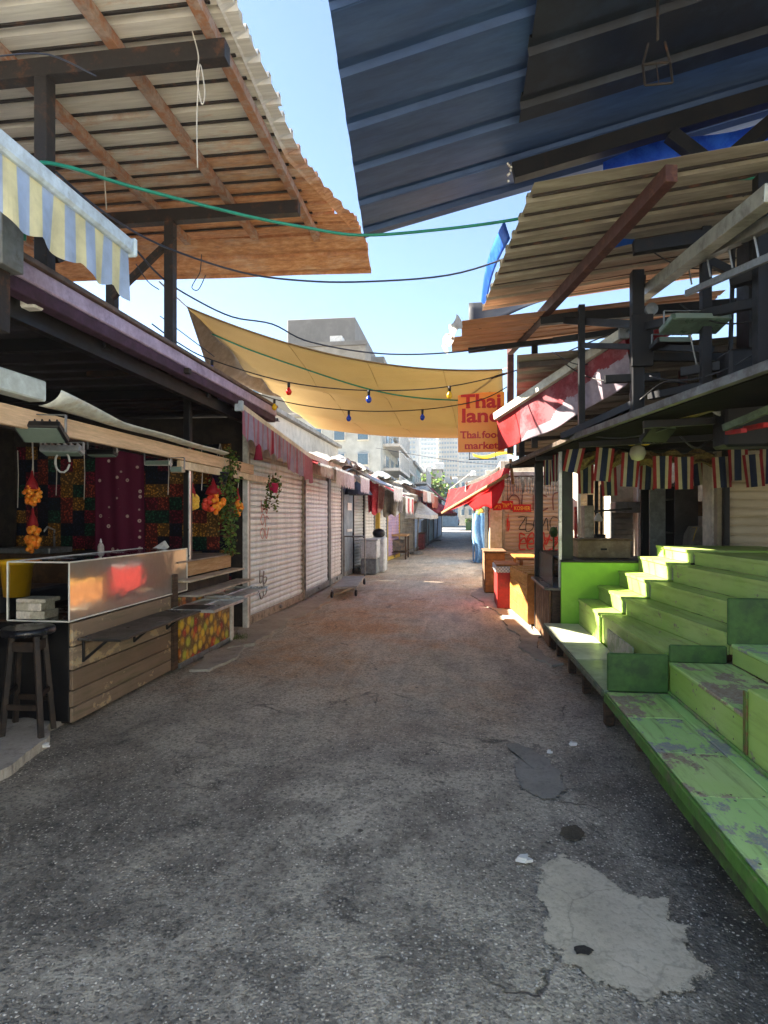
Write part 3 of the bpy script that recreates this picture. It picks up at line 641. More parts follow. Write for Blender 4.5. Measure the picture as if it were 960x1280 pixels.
# ================================================================== nets of oranges, hanging plants, lamps
OR = [mat('orange_peel', '#f7a233', '#ef7d1c', .5, 8, .45, 0, .15, .2, 200, grime=.0), mat('red_orange', '#ee5a38', '#e04030', .5, 8, .4, 0, .15, .1, 200, grime=.0), mat('lemon_peel', '#f4cc55', '#efb440', .5, 8, .45, 0, .15, .2, 200, grime=0)]
NETM = mat('red_net', '#b3242e', var=.2, rough=.6, trans=.3, grime=.1); CORD = mat('white_cord', '#c9c2b6', grime=.1)
def net(px, py, d, w_, h_, mi, lab, top, r=.032, mi2=None):
    c = W(px, py, D=d); t = thing('orange_net', lab, 'oranges', (c.x, c.y, c.z - h_ / 2), 'nets of citrus hanging over the counter'); m = MB(); k = 0
    for i in range(90):
        a, b, e = random.uniform(-1, 1), random.uniform(-1, 1), random.uniform(-1, 1)
        if a * a + b * b + e * e > 1 or a * a + b * b + e * e < .25: continue
        m.ball(c + V((a * w_ / 2, b * w_ / 2, e * h_ / 2)), r * random.uniform(.9, 1.1), 8, 6, mi=(1 if mi2 is not None and a > .1 else 0))
    m.build('oranges', [OR[mi], OR[mi if mi2 is None else mi2]], t, smooth=True, kind='stuff')
    zt = c.z + h_ / 2
    MB().lathe([(w_ * .42, -.04), (w_ * .3, .03), (w_ * .12, .09), (.008, .16)], (c.x, c.y, zt), 10).build('net', NETM, t, smooth=True)
    tube('cord', t, CORD, [(c.x, c.y, zt + .12), (c.x + .01, c.y, (zt + top) / 2), (c.x, c.y, top)], .005)
net(40, 620, 6.3, .17, .22, 0, 'net of small oranges with red neck in front of the dark patchwork cloth', 2.42, .024)
net(41, 672, 6.6, .14, .34, 0, 'long net of deep oranges hanging low above the sink', 2.42, .03)
net(240, 627, 6.9, .13, .17, 2, 'small net of pale yellow oranges beside the black stall post', 2.2, .034)
net(267, 629, 7.3, .26, .30, 1, 'large net of red and orange citrus in front of the patchwork cloth', 2.2, .034, 0)
net(297, 635, 7.7, .11, .2, 0, 'narrow net of oranges against the edge of the roller shutter', 2.2, .03)
for px, y, z in ((22, 2.42, 1.7), (70, 2.42, 1.85), (105, 2.42, 1.8), (210, 2.2, 1.85), (252, 2.2, 1.9)):
    a = W(px, 560, Y=6.6); tag(MB().tube([(a.x, 6.6, 2.4), (a.x + .01, 6.6, 2.1), (a.x, 6.6, z)], .005).build('cord', CORD), {22: 'bare white cord dangling beside the stall wall above the sink', 70: 'bare white cord dangling before the dark patchwork cloth', 105: 'bare white cord dangling at the edge of the maroon cloth', 210: 'bare white cord dangling between maroon cloth and black post', 252: 'bare white cord dangling between two nets of citrus'}[px], 'cord', 'cords dangling in the stall')
LEAF = [mat('leaf_dark', '#2f4a24', '#4a6a2e', .5, 20, .5, trans=.3, grime=.1), mat('leaf_light', '#5a7a32', '#7d9440', .5, 20, .5, trans=.3, grime=.1), mat('leaf_red', '#7a3a34', '#5a6a30', .5, 20, .5, trans=.3, grime=.1)]
def leaves(m, fn, n, s):
    for i in range(n):
        c = V(fn()); a = V((random.gauss(0, 1), random.gauss(0, 1), random.gauss(-.3, .8))).normalized(); b = a.orthogonal().normalized(); l = s * random.uniform(.6, 1.3)
        m.add([c, c + a * l * .5 + b * l * .32, c + a * l, c + a * l * .5 - b * l * .32], [[0, 1, 2, 3]], random.choice((0, 0, 1, 1, 2)))
def potplant(px, py, d, pr, ph, potm, lab, top, fall, n, cx=0):
    c = W(px, py, D=d); t = thing('hanging_plant', lab, 'plant', (c.x, c.y, c.z - fall))
    MB().lathe([(pr * .7, 0), (pr, ph), (pr * 1.08, ph), (pr * 1.08, ph + .015), (pr * .9, ph + .015), (pr * .85, ph - .01)], c, 18).build('pot', potm, t, smooth=True)
    m = MB(); leaves(m, lambda: (c.x + random.gauss(0, pr * .6), c.y + random.gauss(0, pr * .6), c.z + ph + abs(random.gauss(0, .05))), n // 3, .05)
    for k in range(5):
        a = random.uniform(0, 6.3); L = fall * random.uniform(.6, 1)
        for j in range(n // 7):
            u = random.random(); leaves(m, lambda: (c.x + math.cos(a) * pr * 1.15 + cx * u + random.gauss(0, .018), c.y + math.sin(a) * pr * 1.15 + random.gauss(0, .018), c.z + ph - L * u), 1, .045)
    m.build('foliage', LEAF, t, kind='stuff')
    for a in (0, 2.1, 4.2): tube('hanger', t, CORD, [(c.x + math.cos(a) * pr, c.y + math.sin(a) * pr, c.z + ph), (c.x, c.y, top)], .003, 4)
potplant(342, 616, 8.4, .075, .12, mat('pink_pot', '#d8386a', rough=.4, grime=.1), 'trailing plant in a pink pot hanging in front of the cream roller shutter', 2.55, .42, 260, -.06)
potplant(275, 607, 7.35, .10, .15, mat('navy_pot', '#20223f', rough=.4, grime=.1), 'navy hanging pot with leafy plant above the fruit counter', 2.5, .3, 200)
c = W(287, 590, D=7.5); o = thing('climbing_vine', 'green vine hanging along the stall edge beside the navy pot', 'vine', (c.x, c.y, 1.1)); m = MB()
leaves(m, lambda: (c.x + random.gauss(0, .05), c.y + random.gauss(0, .05), random.uniform(1.12, 2.45)), 620, .06); m.build('foliage', LEAF, o, kind='stuff')
tube('stem', o, WOODD, [(c.x, c.y, 2.5), (c.x + .02, c.y, 1.8), (c.x, c.y, 1.15)], .008)

LENS = mat('lamp_lens', '#6f7f76', rough=.15, grime=.1, var=.1)
def flood(px, py, d, w_, h_, dp, tilt, rz, lab, arm=.12, body=None):
    c = W(px, py, D=d); t = thing('floodlight', lab, 'floodlight', tuple(c), 'floodlights under the stall roofs')
    rot = Matrix.Rotation(rz, 3, 'Z') @ Matrix.Rotation(tilt, 3, 'X'); ax, ay, az = (rot @ V(e) for e in ((1, 0, 0), (0, 1, 0), (0, 0, 1)))
    body = body or BLACK
    MB().obox(c, ax, ay, az, (w_ / 2, dp / 2, h_ / 2), .008).build('housing', body, t)
    MB().obox(c - ay * (dp / 2 + .004), ax, ay, az, (w_ * .44, .003, h_ * .42), .001).build('lens', LENS, t)
    m = MB()
    for k in range(6): m.obox(c + ay * (dp / 2 + .012) + ax * (w_ * (-.4 + .16 * k)), ax, ay, az, (.004, .012, h_ * .42), .001)
    m.build('cooling_fins', body, t)
    m = MB(); e = c + V((0, 0, arm))
    for sg in (-1, 1): m.beam(c + ax * (sg * (w_ / 2 + .008)), e + ax * (sg * (w_ / 2 + .008)), .006, .025)
    m.beam(e - ax * (w_ / 2 + .01), e + ax * (w_ / 2 + .01), .025, .006); m.build('bracket', GREYMETAL, t)
flood(52, 540, 4.1, .30, .2, .05, R(62), R(15), 'wide black floodlight under the white gutter')
flood(78, 563, 4.5, .30, .1, .05, R(75), R(10), 'pale flat floodlight with looped cable under the wooden fascia', .06, GREYMETAL)
flood(128, 566, 5.2, .26, .08, .05, R(80), R(0), 'thin dark floodlight before the maroon cloth', .12)
flood(198, 579, 6.2, .28, .05, .07, R(0), R(4), 'narrow white strip lamp under the wooden fascia', .14, WHITEPAINT)
flood(222, 587, 6.0, .13, .06, .06, R(0), R(0), 'small pale lamp bracket beside the black stall post', .12, mat('lamp_cream', '#b8a58a', rough=.5))
tag(MB().tube([W(78, 566, D=4.5) + V((.06 * math.cos(a), 0, -.07 + .08 * math.sin(a))) for a in [i * .55 for i in range(12)]], .008).build('cable', mat('grey_cable', '#9a9a96')), 'grey cable looped under the pale floodlight', 'cable')
# electric box, bracket and motor on the roof corner
eb = thing('electric_box', 'grey electric box with pale label on the stall roof beside the striped awning', 'electric box', W(-6, 345, D=3.2))
a, b = W(-14, 336, D=3.2), W(16, 268, D=3.2)
box('case', eb, GREYMETAL, (a.x, a.y - .06, a.z), (b.x, a.y + .1, b.z)); box('label_plate', eb, mat('plate_blue', '#b6c2d6'), (a.x + .02, a.y - .066, a.z + .02), (b.x - .015, a.y - .062, a.z + .16))
box('mount', eb, STEEL, (a.x, a.y - .02, 2.6), (a.x + .08, a.y + .06, a.z - .002))
c = W(38, 352, D=3.75); am = thing('awning_motor', 'white awning gearbox and crank wheel on the stall roof corner', 'gearbox', tuple(c))
MB().lathe([(.03, -.05), (.045, -.05), (.045, .05), (.03, .05)], c, 16, (0, 1, 0)).build('crank_wheel', GREYMETAL, am); box('gearbox', am, WHITEPAINT, c + V((-.07, -.03, -.17)), c + V((.05, .06, -.05)), .01); box('bracket', am, WHITEPAINT, c + V((-.07, -.02, -.048)), c + V((-.04, .03, .06)))

# ================================================================== shop row on the juice-stall side
LFR = [(7.9, -3.06), (11, -2.95), (16, -2.98), (22, -2.45), (28, -1.95), (47, -1.4), (70, -1.0)]
def lx(y):
    for (a, b), (c, d) in zip(LFR, LFR[1:]):
        if y <= c: return b + (d - b) * (y - a) / (c - a)
    return LFR[-1][1]
def ly(px):
    y = 7.0
    while y < 70:
        if W(px, 645, Y=y).x > lx(y) - 1e-6 and False: break
        d = W(px, 645, Y=y).x - lx(y)
        if d <= 0: break
        y += .02
    return y
def shade_slat(w_, h, curve=.012):
    prof = [(0, 0), (-.006, h * .06), (curve, h * .25), (curve * 1.25, h * .5), (curve, h * .78), (0, h * .97), (-.006, h)]
    m = MB(); vs = [(0, p[0] * -1, p[1]) for p in prof] + [(w_, p[0] * -1, p[1]) for p in prof]; n = len(prof)
    fs = [[i, i + n, i + n + 1, i + 1] for i in range(n - 1)]
    return m.add(vs, fs)
def shop(p0, p1, ht, mt, lab, nsl=24, frame=None, parts=True, wall=None, deep=2.5, wallh=2.85, group=None, bb=.09, z0=.05, cat='shop', wm=True):
    """one lock-up shop: wall around, roller shutter with slats between rails; local x runs along the front, -y is outwards"""
    p0, p1 = V((*p0, 0)), V((*p1, 0)); d = p1 - p0; L = d.length; a = math.atan2(d.y, d.x)
    t = thing('lockup_shop', lab, cat, p0, group, a); fr = frame or GREYMETAL; wl = wall or PLASTER
    if wm:
        MB().box((0, .10, 0), (L, deep, wallh), .01).build('wall', wl, t, True)
        MB().box((.0, -.01, ht + .16), (L, .095, wallh), .006).build('shutter_box', wl, t, True)
    rs = MB().box((.058, -.018, z0 - .03), (L - .058, .03, z0 + bb), .005).build('roller_shutter', fr, t, True)
    for q in (0, L - .055): MB().box((q, -.03, 0), (q + .055, .06, ht + .15), .004).build('side_rail', fr, rs, True)
    MB().lathe([(.03, 0), (.03, .03), (.015, .04)], (L / 2, -.018, z0 + bb * .5), 10, (0, -1, 0)).build('lock', GREYMETAL, rs, True)
    h = (ht - z0 - bb) / nsl; sm = shade_slat(L - .11, h)
    if parts:
        first = None
        for i in range(nsl + 1):
            if first is None: first = sm.build('slat', mt, rs, True, smooth=False); first.location = (.055, .02, z0 + bb)
            else: share(first, 'slat', rs, (.055, .02 + random.uniform(-.002, .002), z0 + bb + i * h))
    else:
        m = MB()
        for i in range(nsl + 1): m.add([(v[0] + .055, v[1] + .02, v[2] + z0 + bb + i * h) for v in sm.v], sm.f)
        m.build('slats', mt, rs, True, kind='stuff')
    return t
def awning(t, par_local, x0, x1, z, out, drop, mats, vd=.3, zig=0, sagv=.05, nst=None, bar=ALU, name='awning', vm=None):
    """sloped cloth from the wall (y=0) out to y=-out, with bar and valance; local coordinates of a rotated shop"""
    m = MB(); n = 24
    m.grid(lambda u, v: (x0 + (x1 - x0) * u, -out * v, z - drop * v - sagv * math.sin(math.pi * v) * (.6 + .4 * math.sin(u * 9)) + .012 * math.sin(u * 31 + v * 4)), n, 6, .003, mi=lambda i, j: (i * (nst or 1) // n) % len(mats))
    a = m.build(name, mats, t, True, smooth=True)
    MB().beam((x0 - .02, -out, z - drop + .005), (x1 + .02, -out, z - drop + .005), .04, .05).build('front_bar', bar, a, True)
    if vd:
        m = MB(); N = 72
        def vv(u, v):
            k = u * N; dz = vd
            if zig: dz = vd - zig * abs(((u * (x1 - x0) / (zig * 1.6)) % 1) * 2 - 1)
            return (x0 + (x1 - x0) * u, -out - .022 - .015 * v * math.sin(u * (x1 - x0) * 17), z - drop - .02 - dz * v)
        m.grid(vv, N, 4, .002, mi=lambda i, j: (i * (nst or 1) // N) % len(vm or mats)); m.build('valance', vm or mats, a, True)
    return a
def FP(px): y = ly(px); return (lx(y), y)
CREAM = mat('cream_shutter', '#dde8ea', '#cdd2d0', .60, 1.6, .5, .1, .14, .1, 40, (2, 3.5, .45), .25, grime=.3)
GREYS = mat('grey_shutter', '#d8d6d2', '#b6b2ab', .58, 1.6, .5, .2, .15, .1, 40, (2, 3.5, .45), .25)
GREYS2 = mat('pale_grey_shutter', '#c4c6c4', '#a7a6a0', .58, 2, .5, .3, .15, .1, 40, (1, .3, 1.5), .3)
DKS = mat('dark_shutter', '#8d8b82', '#76746b', .55, 2, .5, .3)
LILS = mat('mauve_shutter', '#a892b4', '#c79a9a', .55, 2.2, .6); YELP = mat('yellow_frame', '#c9a94a', '#a08336', .6, 4)
BLUES = mat('blue_shutter', '#9dbbe0', '#b9d0e6', .55, 1.5, .5); TEALS = mat('teal_shutter', '#b3d4da', '#d0dcda', .55, 1.5, .5)
s1 = shop((-3.04, 8.2), (-2.95, 10.95), 2.36, CREAM, 'shop with wide cream roller shutter beside the fruit counter', 25, mat('cream_rail', '#a99d8b', '#6f665a', .55, 5))
s2 = shop((-2.95, 11.0), FP(411), 2.3, CREAM, 'shop with cream roller shutter between the wide shutter and a narrower one', 24)
s3 = shop(FP(411.6), FP(427), 2.3, GREYS, 'narrow grey roller shutter beside the blue-grey metal door', 24)
# graffiti on the wide shutter
def scribble(t, pts, r, mt, name='graffiti', y=-.001):
    MB().tube([(p[0], y, p[1]) for p in smoothpts([V((p[0], p[1], 0)) for p in pts], 4)], r, 4).build(name, mt, t, True)
RSPR = mat('red_spray', '#dd9a90', var=.3, rough=.8); GSPR = mat('grey_spray', '#a09d98', var=.3, rough=.8); KSPR = mat('black_spray', '#2b2624', rough=.8, var=.2); RSP2 = mat('bright_red_spray', '#c8402f', rough=.8, var=.2)
random.seed(11)
GLY = [[[(0, .5), (.25, 1), (.5, .5), (.25, 0), (0, .5)]], [[(0, 1), (0, 0), (.4, .1), (.45, .45), (0, .5)]], [[(.1, 0), (.1, .7), (.2, .8), (.45, .6)]], [[(0, 0), (0, .8), (.1, .3), (.35, .8), (.45, 0)]], [[(.5, .8), (.15, .9), (0, .45), (.2, 0), (.5, .15)]], [[(0, .9), (.5, .9), (.05, .1), (.5, .05)]], [[(0, .5), (.45, .55), (.3, .95), (.05, .6), (.1, .1), (.45, .1)]], [[(0, .9), (.2, 0), (.45, .9)], [(.1, .4), (.4, .4)]]]
def tagword(t, x0, x1, z, h, n, mt, r, seq=None):
    ww = (x1 - x0) / n
    for i in range(n):
        for st_ in (GLY[seq[i]] if seq else random.choice(GLY)):
            sl_ = random.uniform(-.1, .25); ht = h * random.uniform(.8, 1.25); dz = random.uniform(-.1, .1) * h
            scribble(t, [(x0 + ww * i + (p[0] * 1.9 + sl_ * p[1]) * ww, z + dz + (p[1] - .5) * ht) for p in st_], r, mt)
for k in range(3): tagword(s1, .52, .9, 1.75 - k * .2, .18, 2, RSPR, .005)
tagword(s1, .5, .8, .66, .2, 2, GSPR, .01); tagword(s1, .5, .8, .45, .2, 2, GSPR, .01)
# cables / chains hanging beside the shutters
for t, L in ((s1, 2.70), (s2, 0)):
    MB().tube([(L if L else 1.9, -.05, 2.45 - .08 * i + 0) for i in range(29)], [.016 if i % 2 else .009 for i in range(29)], 5).build('chain', BLACK, t, True)
# lilac striped valance over the wide shutter
VAL_L, VAL_P, VAL_R = mat('valance_lilac', '#b3a8c2', var=.12, trans=.3, rough=.9), mat('valance_rose', '#c07f92', var=.12, trans=.3, rough=.9), mat('valance_red', '#9c2740', var=.2, trans=.2, rough=.9)
wa = thing('striped_awning', 'lilac striped awning with ragged valance over the wide cream shutter', 'awning', (-2.6, 8.6, 2.5))
P0, P1 = W(327, 522, X=-2.58), W(388, 572, X=-2.50)
P0 = V((-2.60, 7.0, 2.83)); P0 = W(300, 508, X=-2.60)
m = MB().beam(P0, P1, .06, .07); m.build('front_bar', mat('bar_cream', '#d6cbb8', rough=.45), wa)
box('end_cap', wa, mat('cap_pale', '#b7c3cc', rough=.4), P0 + V((-.05, -.05, -.06)), P0 + V((.05, -.005, .06)))
def vv(u, v):
    p = P0.lerp(P1, u); dr = .38 - .08 * abs(((u * 11) % 1) * 2 - 1) if u < .55 else .40 + .02 * math.sin(u * 60)
    return (p.x + .03 + .02 * math.sin(u * 70) * v, p.y, p.z - .03 - dr * v)
MB().grid(vv, 110, 5, .002, mi=lambda i, j: 1 if i > 92 else (2 if i in (38, 39) else (0 if (i // 2) % 3 else 1))).build('valance', [VAL_L, VAL_P, VAL_R], wa)
MB().grid(lambda u, v: P0.lerp(P1, u) + V((-.55 * v, 0, .22 * v)), 12, 4, .003).build('canopy_cloth', LILAC, wa)
for q, (px, py) in enumerate(((323, 570), (372, 585))):
    c = W(px, py, X=-2.56); MB().lathe([(.01, .16), (.035, .12), (.05, 0), (.06, -.05), (.0, -.05)], c, 10).build('tassel', VAL_R, wa, smooth=True)
# white zigzag awning
REDC = mat('red_cloth', '#c03a44', '#d8606a', .55, 4, .85, trans=.35, grime=.15); WHC = mat('white_cloth', '#e4e4e2', '#c6c0b6', .6, 4, .9, trans=.3); PINKC = mat('pink_cloth', '#d6b0a6', '#bf8f86', .5, 6, .9, trans=.35); TAUPE = mat('taupe_cloth', '#8f8272', '#6f6456', .5, 4, .9, trans=.2); SALM = mat('salmon_cloth', '#d8846a', '#c56a55', .5, 5, .9, trans=.3); REDA = mat('faded_red_cloth', '#a83a48', '#c46a70', .55, 3, .9, trans=.25)
awning(s1, 0, 1.9, 2.9, 2.72, .55, .22, [REDC, WHC], .2, .08, .02, None, vm=[WHC])
awning(s2, 0, .0, 2.0, 2.74, .6, .24, [REDC], .32, .07, .03, None, vm=[WHC])
awning(s3, 0, .0, 1.4, 2.75, .7, .25, [WHC], .35, .05, .08)
# metal door + cart
gd = thing('metal_door', 'tall blue-grey metal service door with small white plates', 'door', (*FP(433.5), 0))
(xa, ya), (xb, yb) = FP(428), FP(440.5); DOORM = mat('door_grey', '#72818e', '#5f6c78', .6, 3, .5, .2)
an = math.atan2(yb - ya, xb - xa); dm = thing('x', '', '', (xa, ya, 0)) if False else None
def lmb(p, a):                      # box in a frame at p turned by a
    ax = V((math.cos(a), math.sin(a), 0)); ay = V((-math.sin(a), math.cos(a), 0))
    return lambda m, q0, q1, ch=.005: m.obox(V((*p, 0)) + ax * (q0[0] + q1[0]) / 2 + ay * (q0[1] + q1[1]) / 2 + V((0, 0, (q0[2] + q1[2]) / 2)), ax, ay, V((0, 0, 1)), [abs(q1[i] - q0[i]) / 2 for i in range(3)], ch)
D = math.hypot(xb - xa, yb - ya); f = lmb((xa, ya), an)
f(MB(), (0, 0, 0), (D, .3, 2.75)).build('frame', GREYMETAL, gd); f(MB(), (.08, -.03, .15), (D - .08, -.002, 2.3)).build('door_leaf', DOORM, gd)
f(MB(), (D * .35, -.045, 1.75), (D * .75, -.032, 1.95)).build('plate', WHITEPAINT, gd); f(MB(), (D * .3, -.045, 1.18), (D * .8, -.032, 1.25)).build('plate', WHITEPAINT, gd); f(MB(), (D * .88, -.07, 1.0), (D * .93, -.032, 1.15)).build('handle', BLACK, gd)
ct = G(447, 740); cart = thing('platform_cart', 'flat grey platform cart with upright handle parked at the metal door', 'cart', (ct.x - .2, ct.y - .2, 0))
p = [G(415, 737, .18), G(446, 735, .18), G(456, 722, .18), G(430, 722, .18)]
MB().prism(p, (0, 0, .035)).build('deck', mat('cart_grey', '#9aa09f', '#7c807e', .6, 4, .5), cart)
for q in p: MB().lathe([(.06, -.02), (.07, 0), (.06, .02)], (q.x * .96 + .04 * p[0].x, q.y, .085), 12, (1, 0, 0)).build('wheel', BLACK, cart)
m = MB(); a, b = p[2], p[3]
for q in (a, b): m.tube([q + V((0, 0, .035)), q + V((0, 0, .95))], .018)
m.tube([a + V((0, 0, .95)), b + V((0, 0, .95))], .018); m.build('handle', GREYMETAL, cart)
for q in p: MB().beam(V((q.x * .96 + .04 * p[0].x, q.y, .12)), V((q.x * .96 + .04 * p[0].x, q.y, .179)), .03, .05).build('caster_fork', GREYMETAL, cart)
s5 = shop(FP(441), FP(454.5), 2.35, GREYS2, 'tagged grey roller shutter between the metal door and the white bins', 24, BLACK, parts=False)
s6 = shop(FP(455), FP(468), 2.35, GREYS, 'pale roller shutter standing behind the white bins', 22, parts=False)
yp = FP(470.5); o = box('sign_post', None, YELP, (yp[0] - .05, yp[1] - .08, 0), (yp[0] + .12, yp[1] + .08, 2.3), .01); tag(o, 'narrow yellow upright sign board beside the white bins', 'sign')
s7 = shop(FP(473), FP(483), 2.3, GREYS, 'pale grey roller shutter beside the narrow yellow upright board', 20, parts=False)
s8 = shop(FP(484), FP(499), 2.3, LILS, 'shop with mauve roller shutter in a yellow frame', 20, YELP, parts=False)
s9 = shop(FP(500), FP(517), 2.4, DKS, 'shop with dark olive roller shutter behind a small cluttered stand', 20, parts=False)
s10 = shop(FP(517.5), FP(527), 2.4, BLUES, 'light blue shop front beside the dark olive shutter', 18, parts=False)
s11 = shop(FP(527.5), FP(533), 2.4, BLACK, 'dark open shop bay between two light blue fronts', 18, parts=False)
s12 = shop(FP(533.5), FP(541.5), 2.4, TEALS, 'pale teal shop front under the red sloping awning', 18, parts=False)
s13 = shop(FP(542), FP(552), 2.4, BLUES, 'blue shop front at the far end of the market row', 18, parts=False)
def shlen(t): return max(v[0] for c in t.children if c.name.startswith('wall') for v in [q.co for q in c.data.vertices])
def aw2(t, *a, **k): awning(t, 0, -.05, shlen(t) + .05, *a, **k)
aw2(s5, 2.95, 1.15, .55, [WHC], .4, .1, .14)
aw2(s6, 2.9, 1.25, .75, [WHC, WHC, REDC, PINKC], .5, .12, .1, 8)
aw2(s7, 2.95, .8, .6, [TAUPE], .4, .1, .1); aw2(s8, 2.9, .7, .5, [TAUPE], .25, .1, .1)
aw2(s9, 2.9, .9, .3, [PINKC, WHC], .45, .1, .1, 3); aw2(s10, 2.85, .8, .3, [SALM], .6, .1, .1); aw2(s11, 2.9, .6, .3, [WHC], .2, .0, .1)
aw2(s12, 3.3, 1.2, 1.0, [REDA], .15, 0, .1); aw2(s13, 3.0, .9, .5, [REDA], .2, 0, .1)
# crumpled tarps thrown on the shop roofs
random.seed(5)
TARPS = [mat('tarp_white', '#d5d0c6', '#b5ab9c', .55, 3, .7, trans=.2), mat('tarp_grey', '#9aa0a0', '#7d7f7c', .5, 3, .6), mat('tarp_brown', '#8a6f5d', '#5d4a40', .5, 4, .8)]
for i, (px, zc, hw, mt, lab) in enumerate(((418, 2.98, .8, 0, 'crumpled white tarpaulin bundled on the roof over the narrow grey shutter'), (430, 3.0, .5, 2, 'crumpled brown tarpaulin bundled over the metal door'), (446, 3.02, .8, 0, 'white tarpaulin slumped over the roof beside the metal door'), (478, 3.0, .9, 1, 'grey tarpaulin bundled over the pale grey shutters'), (506, 3.0, 1.2, 1, 'grey corrugated sheet lying on the roof of the dark olive shop'), (530, 3.05, 1.2, 0, 'pale tarpaulin bundled on the light blue shops'))):
    q = FP(px); ph = random.uniform(0, 6)
    def tp(u, v):
        a, b = (u - .5) * 2, (v - .5) * 2; e = max(0, 1 - max(abs(a), abs(b)) ** 3)
        return (q[0] - .35 + a * .75, q[1] + b * hw, zc - .14 + .28 * e * (.6 + .4 * math.sin(a * 5 + b * 4 + ph)) + .06 * math.sin(a * 11 + ph) * math.cos(b * 9))
    tag(MB().grid(tp, 14, 16, .004).build('tarpaulin', TARPS[mt], smooth=False), lab, 'tarpaulin')
# bins and stands in front of the row
BINW = mat('bin_white', '#c6cbce', '#a3a6a6', .58, 4, .5)
bn = thing('waste_bin', 'white plastic bins stacked with a grey tub below by the pale shutter', 'bin', G(468, 718))
c = G(467, 716); box('lower_tub', bn, mat('tub_grey', '#7d868c', '#666c70', .5, 4), (c.x - .3, c.y - .4, 0), (c.x + .14, c.y + .25, .42), .02); box('upper_tub', bn, BINW, (c.x - .32, c.y - .42, .425), (c.x + .16, c.y + .27, .92), .025); box('lid', bn, BINW, (c.x - .34, c.y - .44, .925), (c.x + .18, c.y + .29, .965), .01)
c = G(480, 714); o = thing('waste_bin', 'tall pale bin with dark bag on top beside the stacked white tubs', 'bin', tuple(c)); box('body', o, BINW, (c.x - .35, c.y - .3, 0), (c.x + .05, c.y + .4, .98), .03); MB().ball((c.x - .15, c.y, 1.1), .19, 10, 7, (1, 1, .75)).build('bag', BLACK, o, smooth=True)
c = G(507, 698); o = thing('market_stand', 'small cluttered wooden stand before the dark olive shutter', 'stand', tuple(c)); box('top', o, WOOD, (c.x - .55, c.y - .6, .85), (c.x + .1, c.y + .6, .92))
for dx in (-.5, .05):
    for dy in (-.55, .55): box('leg', o, WOODD, (c.x + dx - .03, c.y + dy - .03, 0), (c.x + dx + .03, c.y + dy + .03, .849))
box('crate', o, mat('crate_grey', '#5c5a55', '#8a7a66', .5, 5), (c.x - .5, c.y - .45, .3), (c.x, c.y + .45, .7)); box('shelf', o, WOODD, (c.x - .52, c.y - .55, .24), (c.x + .08, c.y + .55, .28))
c = G(528, 686); o = thing('market_stand', 'low dark red stand at the edge of the light blue shops', 'stand', tuple(c)); box('body', o, mat('maroon_box', '#7a3a3c', '#5a2c2c', .5, 4), (c.x - .5, c.y - .7, 0), (c.x + .1, c.y + .7, .75), .02); box('lid', o, WOODD, (c.x - .55, c.y - .75, .755), (c.x + .15, c.y + .75, .8))
c = FP(437); o = thing('umbrella', 'folded dark umbrella cloth hanging above the metal door', 'umbrella', (c[0] + .2, c[1] - .6, 2.2)); MB().lathe([(.02, .35), (.34, .12), (.42, 0), (.3, .06), (.02, .25)], (c[0] + .3, c[1] - .6, 2.15), 9).build('cloth', mat('umb_grey', '#4e535c', rough=.8, trans=.1), o); tube('shaft', o, GREYMETAL, [(c[0] + .3, c[1] - .6, 2.15), (c[0] + .3, c[1] - .6, 2.75)], .012)
# parasol, hanging cloths and goods further along the row
for i, (px, py, D, r, mt, lab) in enumerate(((535, 628, 30, 1.25, REDA, 'faded red parasol leaning over the light blue shops'), (521, 632, 25, .9, WHC, 'white parasol half folded beside the dark olive shop'), (546, 634, 38, 1.3, SALM, 'salmon parasol open before the far blue shop front'))):
    c = W(px, py, D=D); t = thing('parasol', lab, 'parasol', (c.x, c.y, 0)); m = MB(); n = 8
    rim = [c + V((math.cos(a) * r, math.sin(a) * r, -.38 + .05 * math.sin(3 * a))) for a in [2 * math.pi * k / n for k in range(n)]]; low = [q * 1 + V((0, 0, -.16)) for q in rim]; top = c + V((.1, 0, .2))
    m.add([top] + rim + low, [[0, 1 + k, 1 + (k + 1) % n] for k in range(n)] + [[1 + k, 1 + n + k, 1 + n + (k + 1) % n, 1 + (k + 1) % n] for k in range(n)]); m.build('canopy', mt, t); tube('pole', t, GREYMETAL, [(c.x, c.y, 0), top], .03); MB().lathe([(.3, 0), (.3, .08), (.05, .12)], (c.x, c.y, 0), 12).build('base', GREYMETAL, t)
for i, (px, py, D, w_, h_, mt, lab) in enumerate(((466, 622, 17, .35, .9, REDC, 'red cloth strip hanging over the white bins'), (474, 622, 18, .4, .8, PINKC, 'pink cloth hanging beside the red strip over the white bins'), (487, 628, 20, .6, .9, TAUPE, 'taupe cloth hanging over the mauve shutter'), (513, 630, 25, .6, .8, SALM, 'salmon cloth hanging over the light blue front'), (526, 640, 28, .6, .7, BLUES, 'blue cloth bundle hanging before the dark open bay'), (497, 632, 22, .5, .6, WHC, 'white cloth bundle hanging over the mauve shutter'))):
    c = W(px, py, D=D); q = i * 1.7
    tag(MB().grid(lambda u, v: (c.x + (u - .5) * w_ * (1 - .3 * v), c.y + .12 * math.sin(u * 9 + q) * (.3 + v), c.z + h_ * (.5 - v) + .06 * math.sin(u * 7 + q)), 10, 6, .004).build('hanging_cloth', mt), lab, 'cloth')

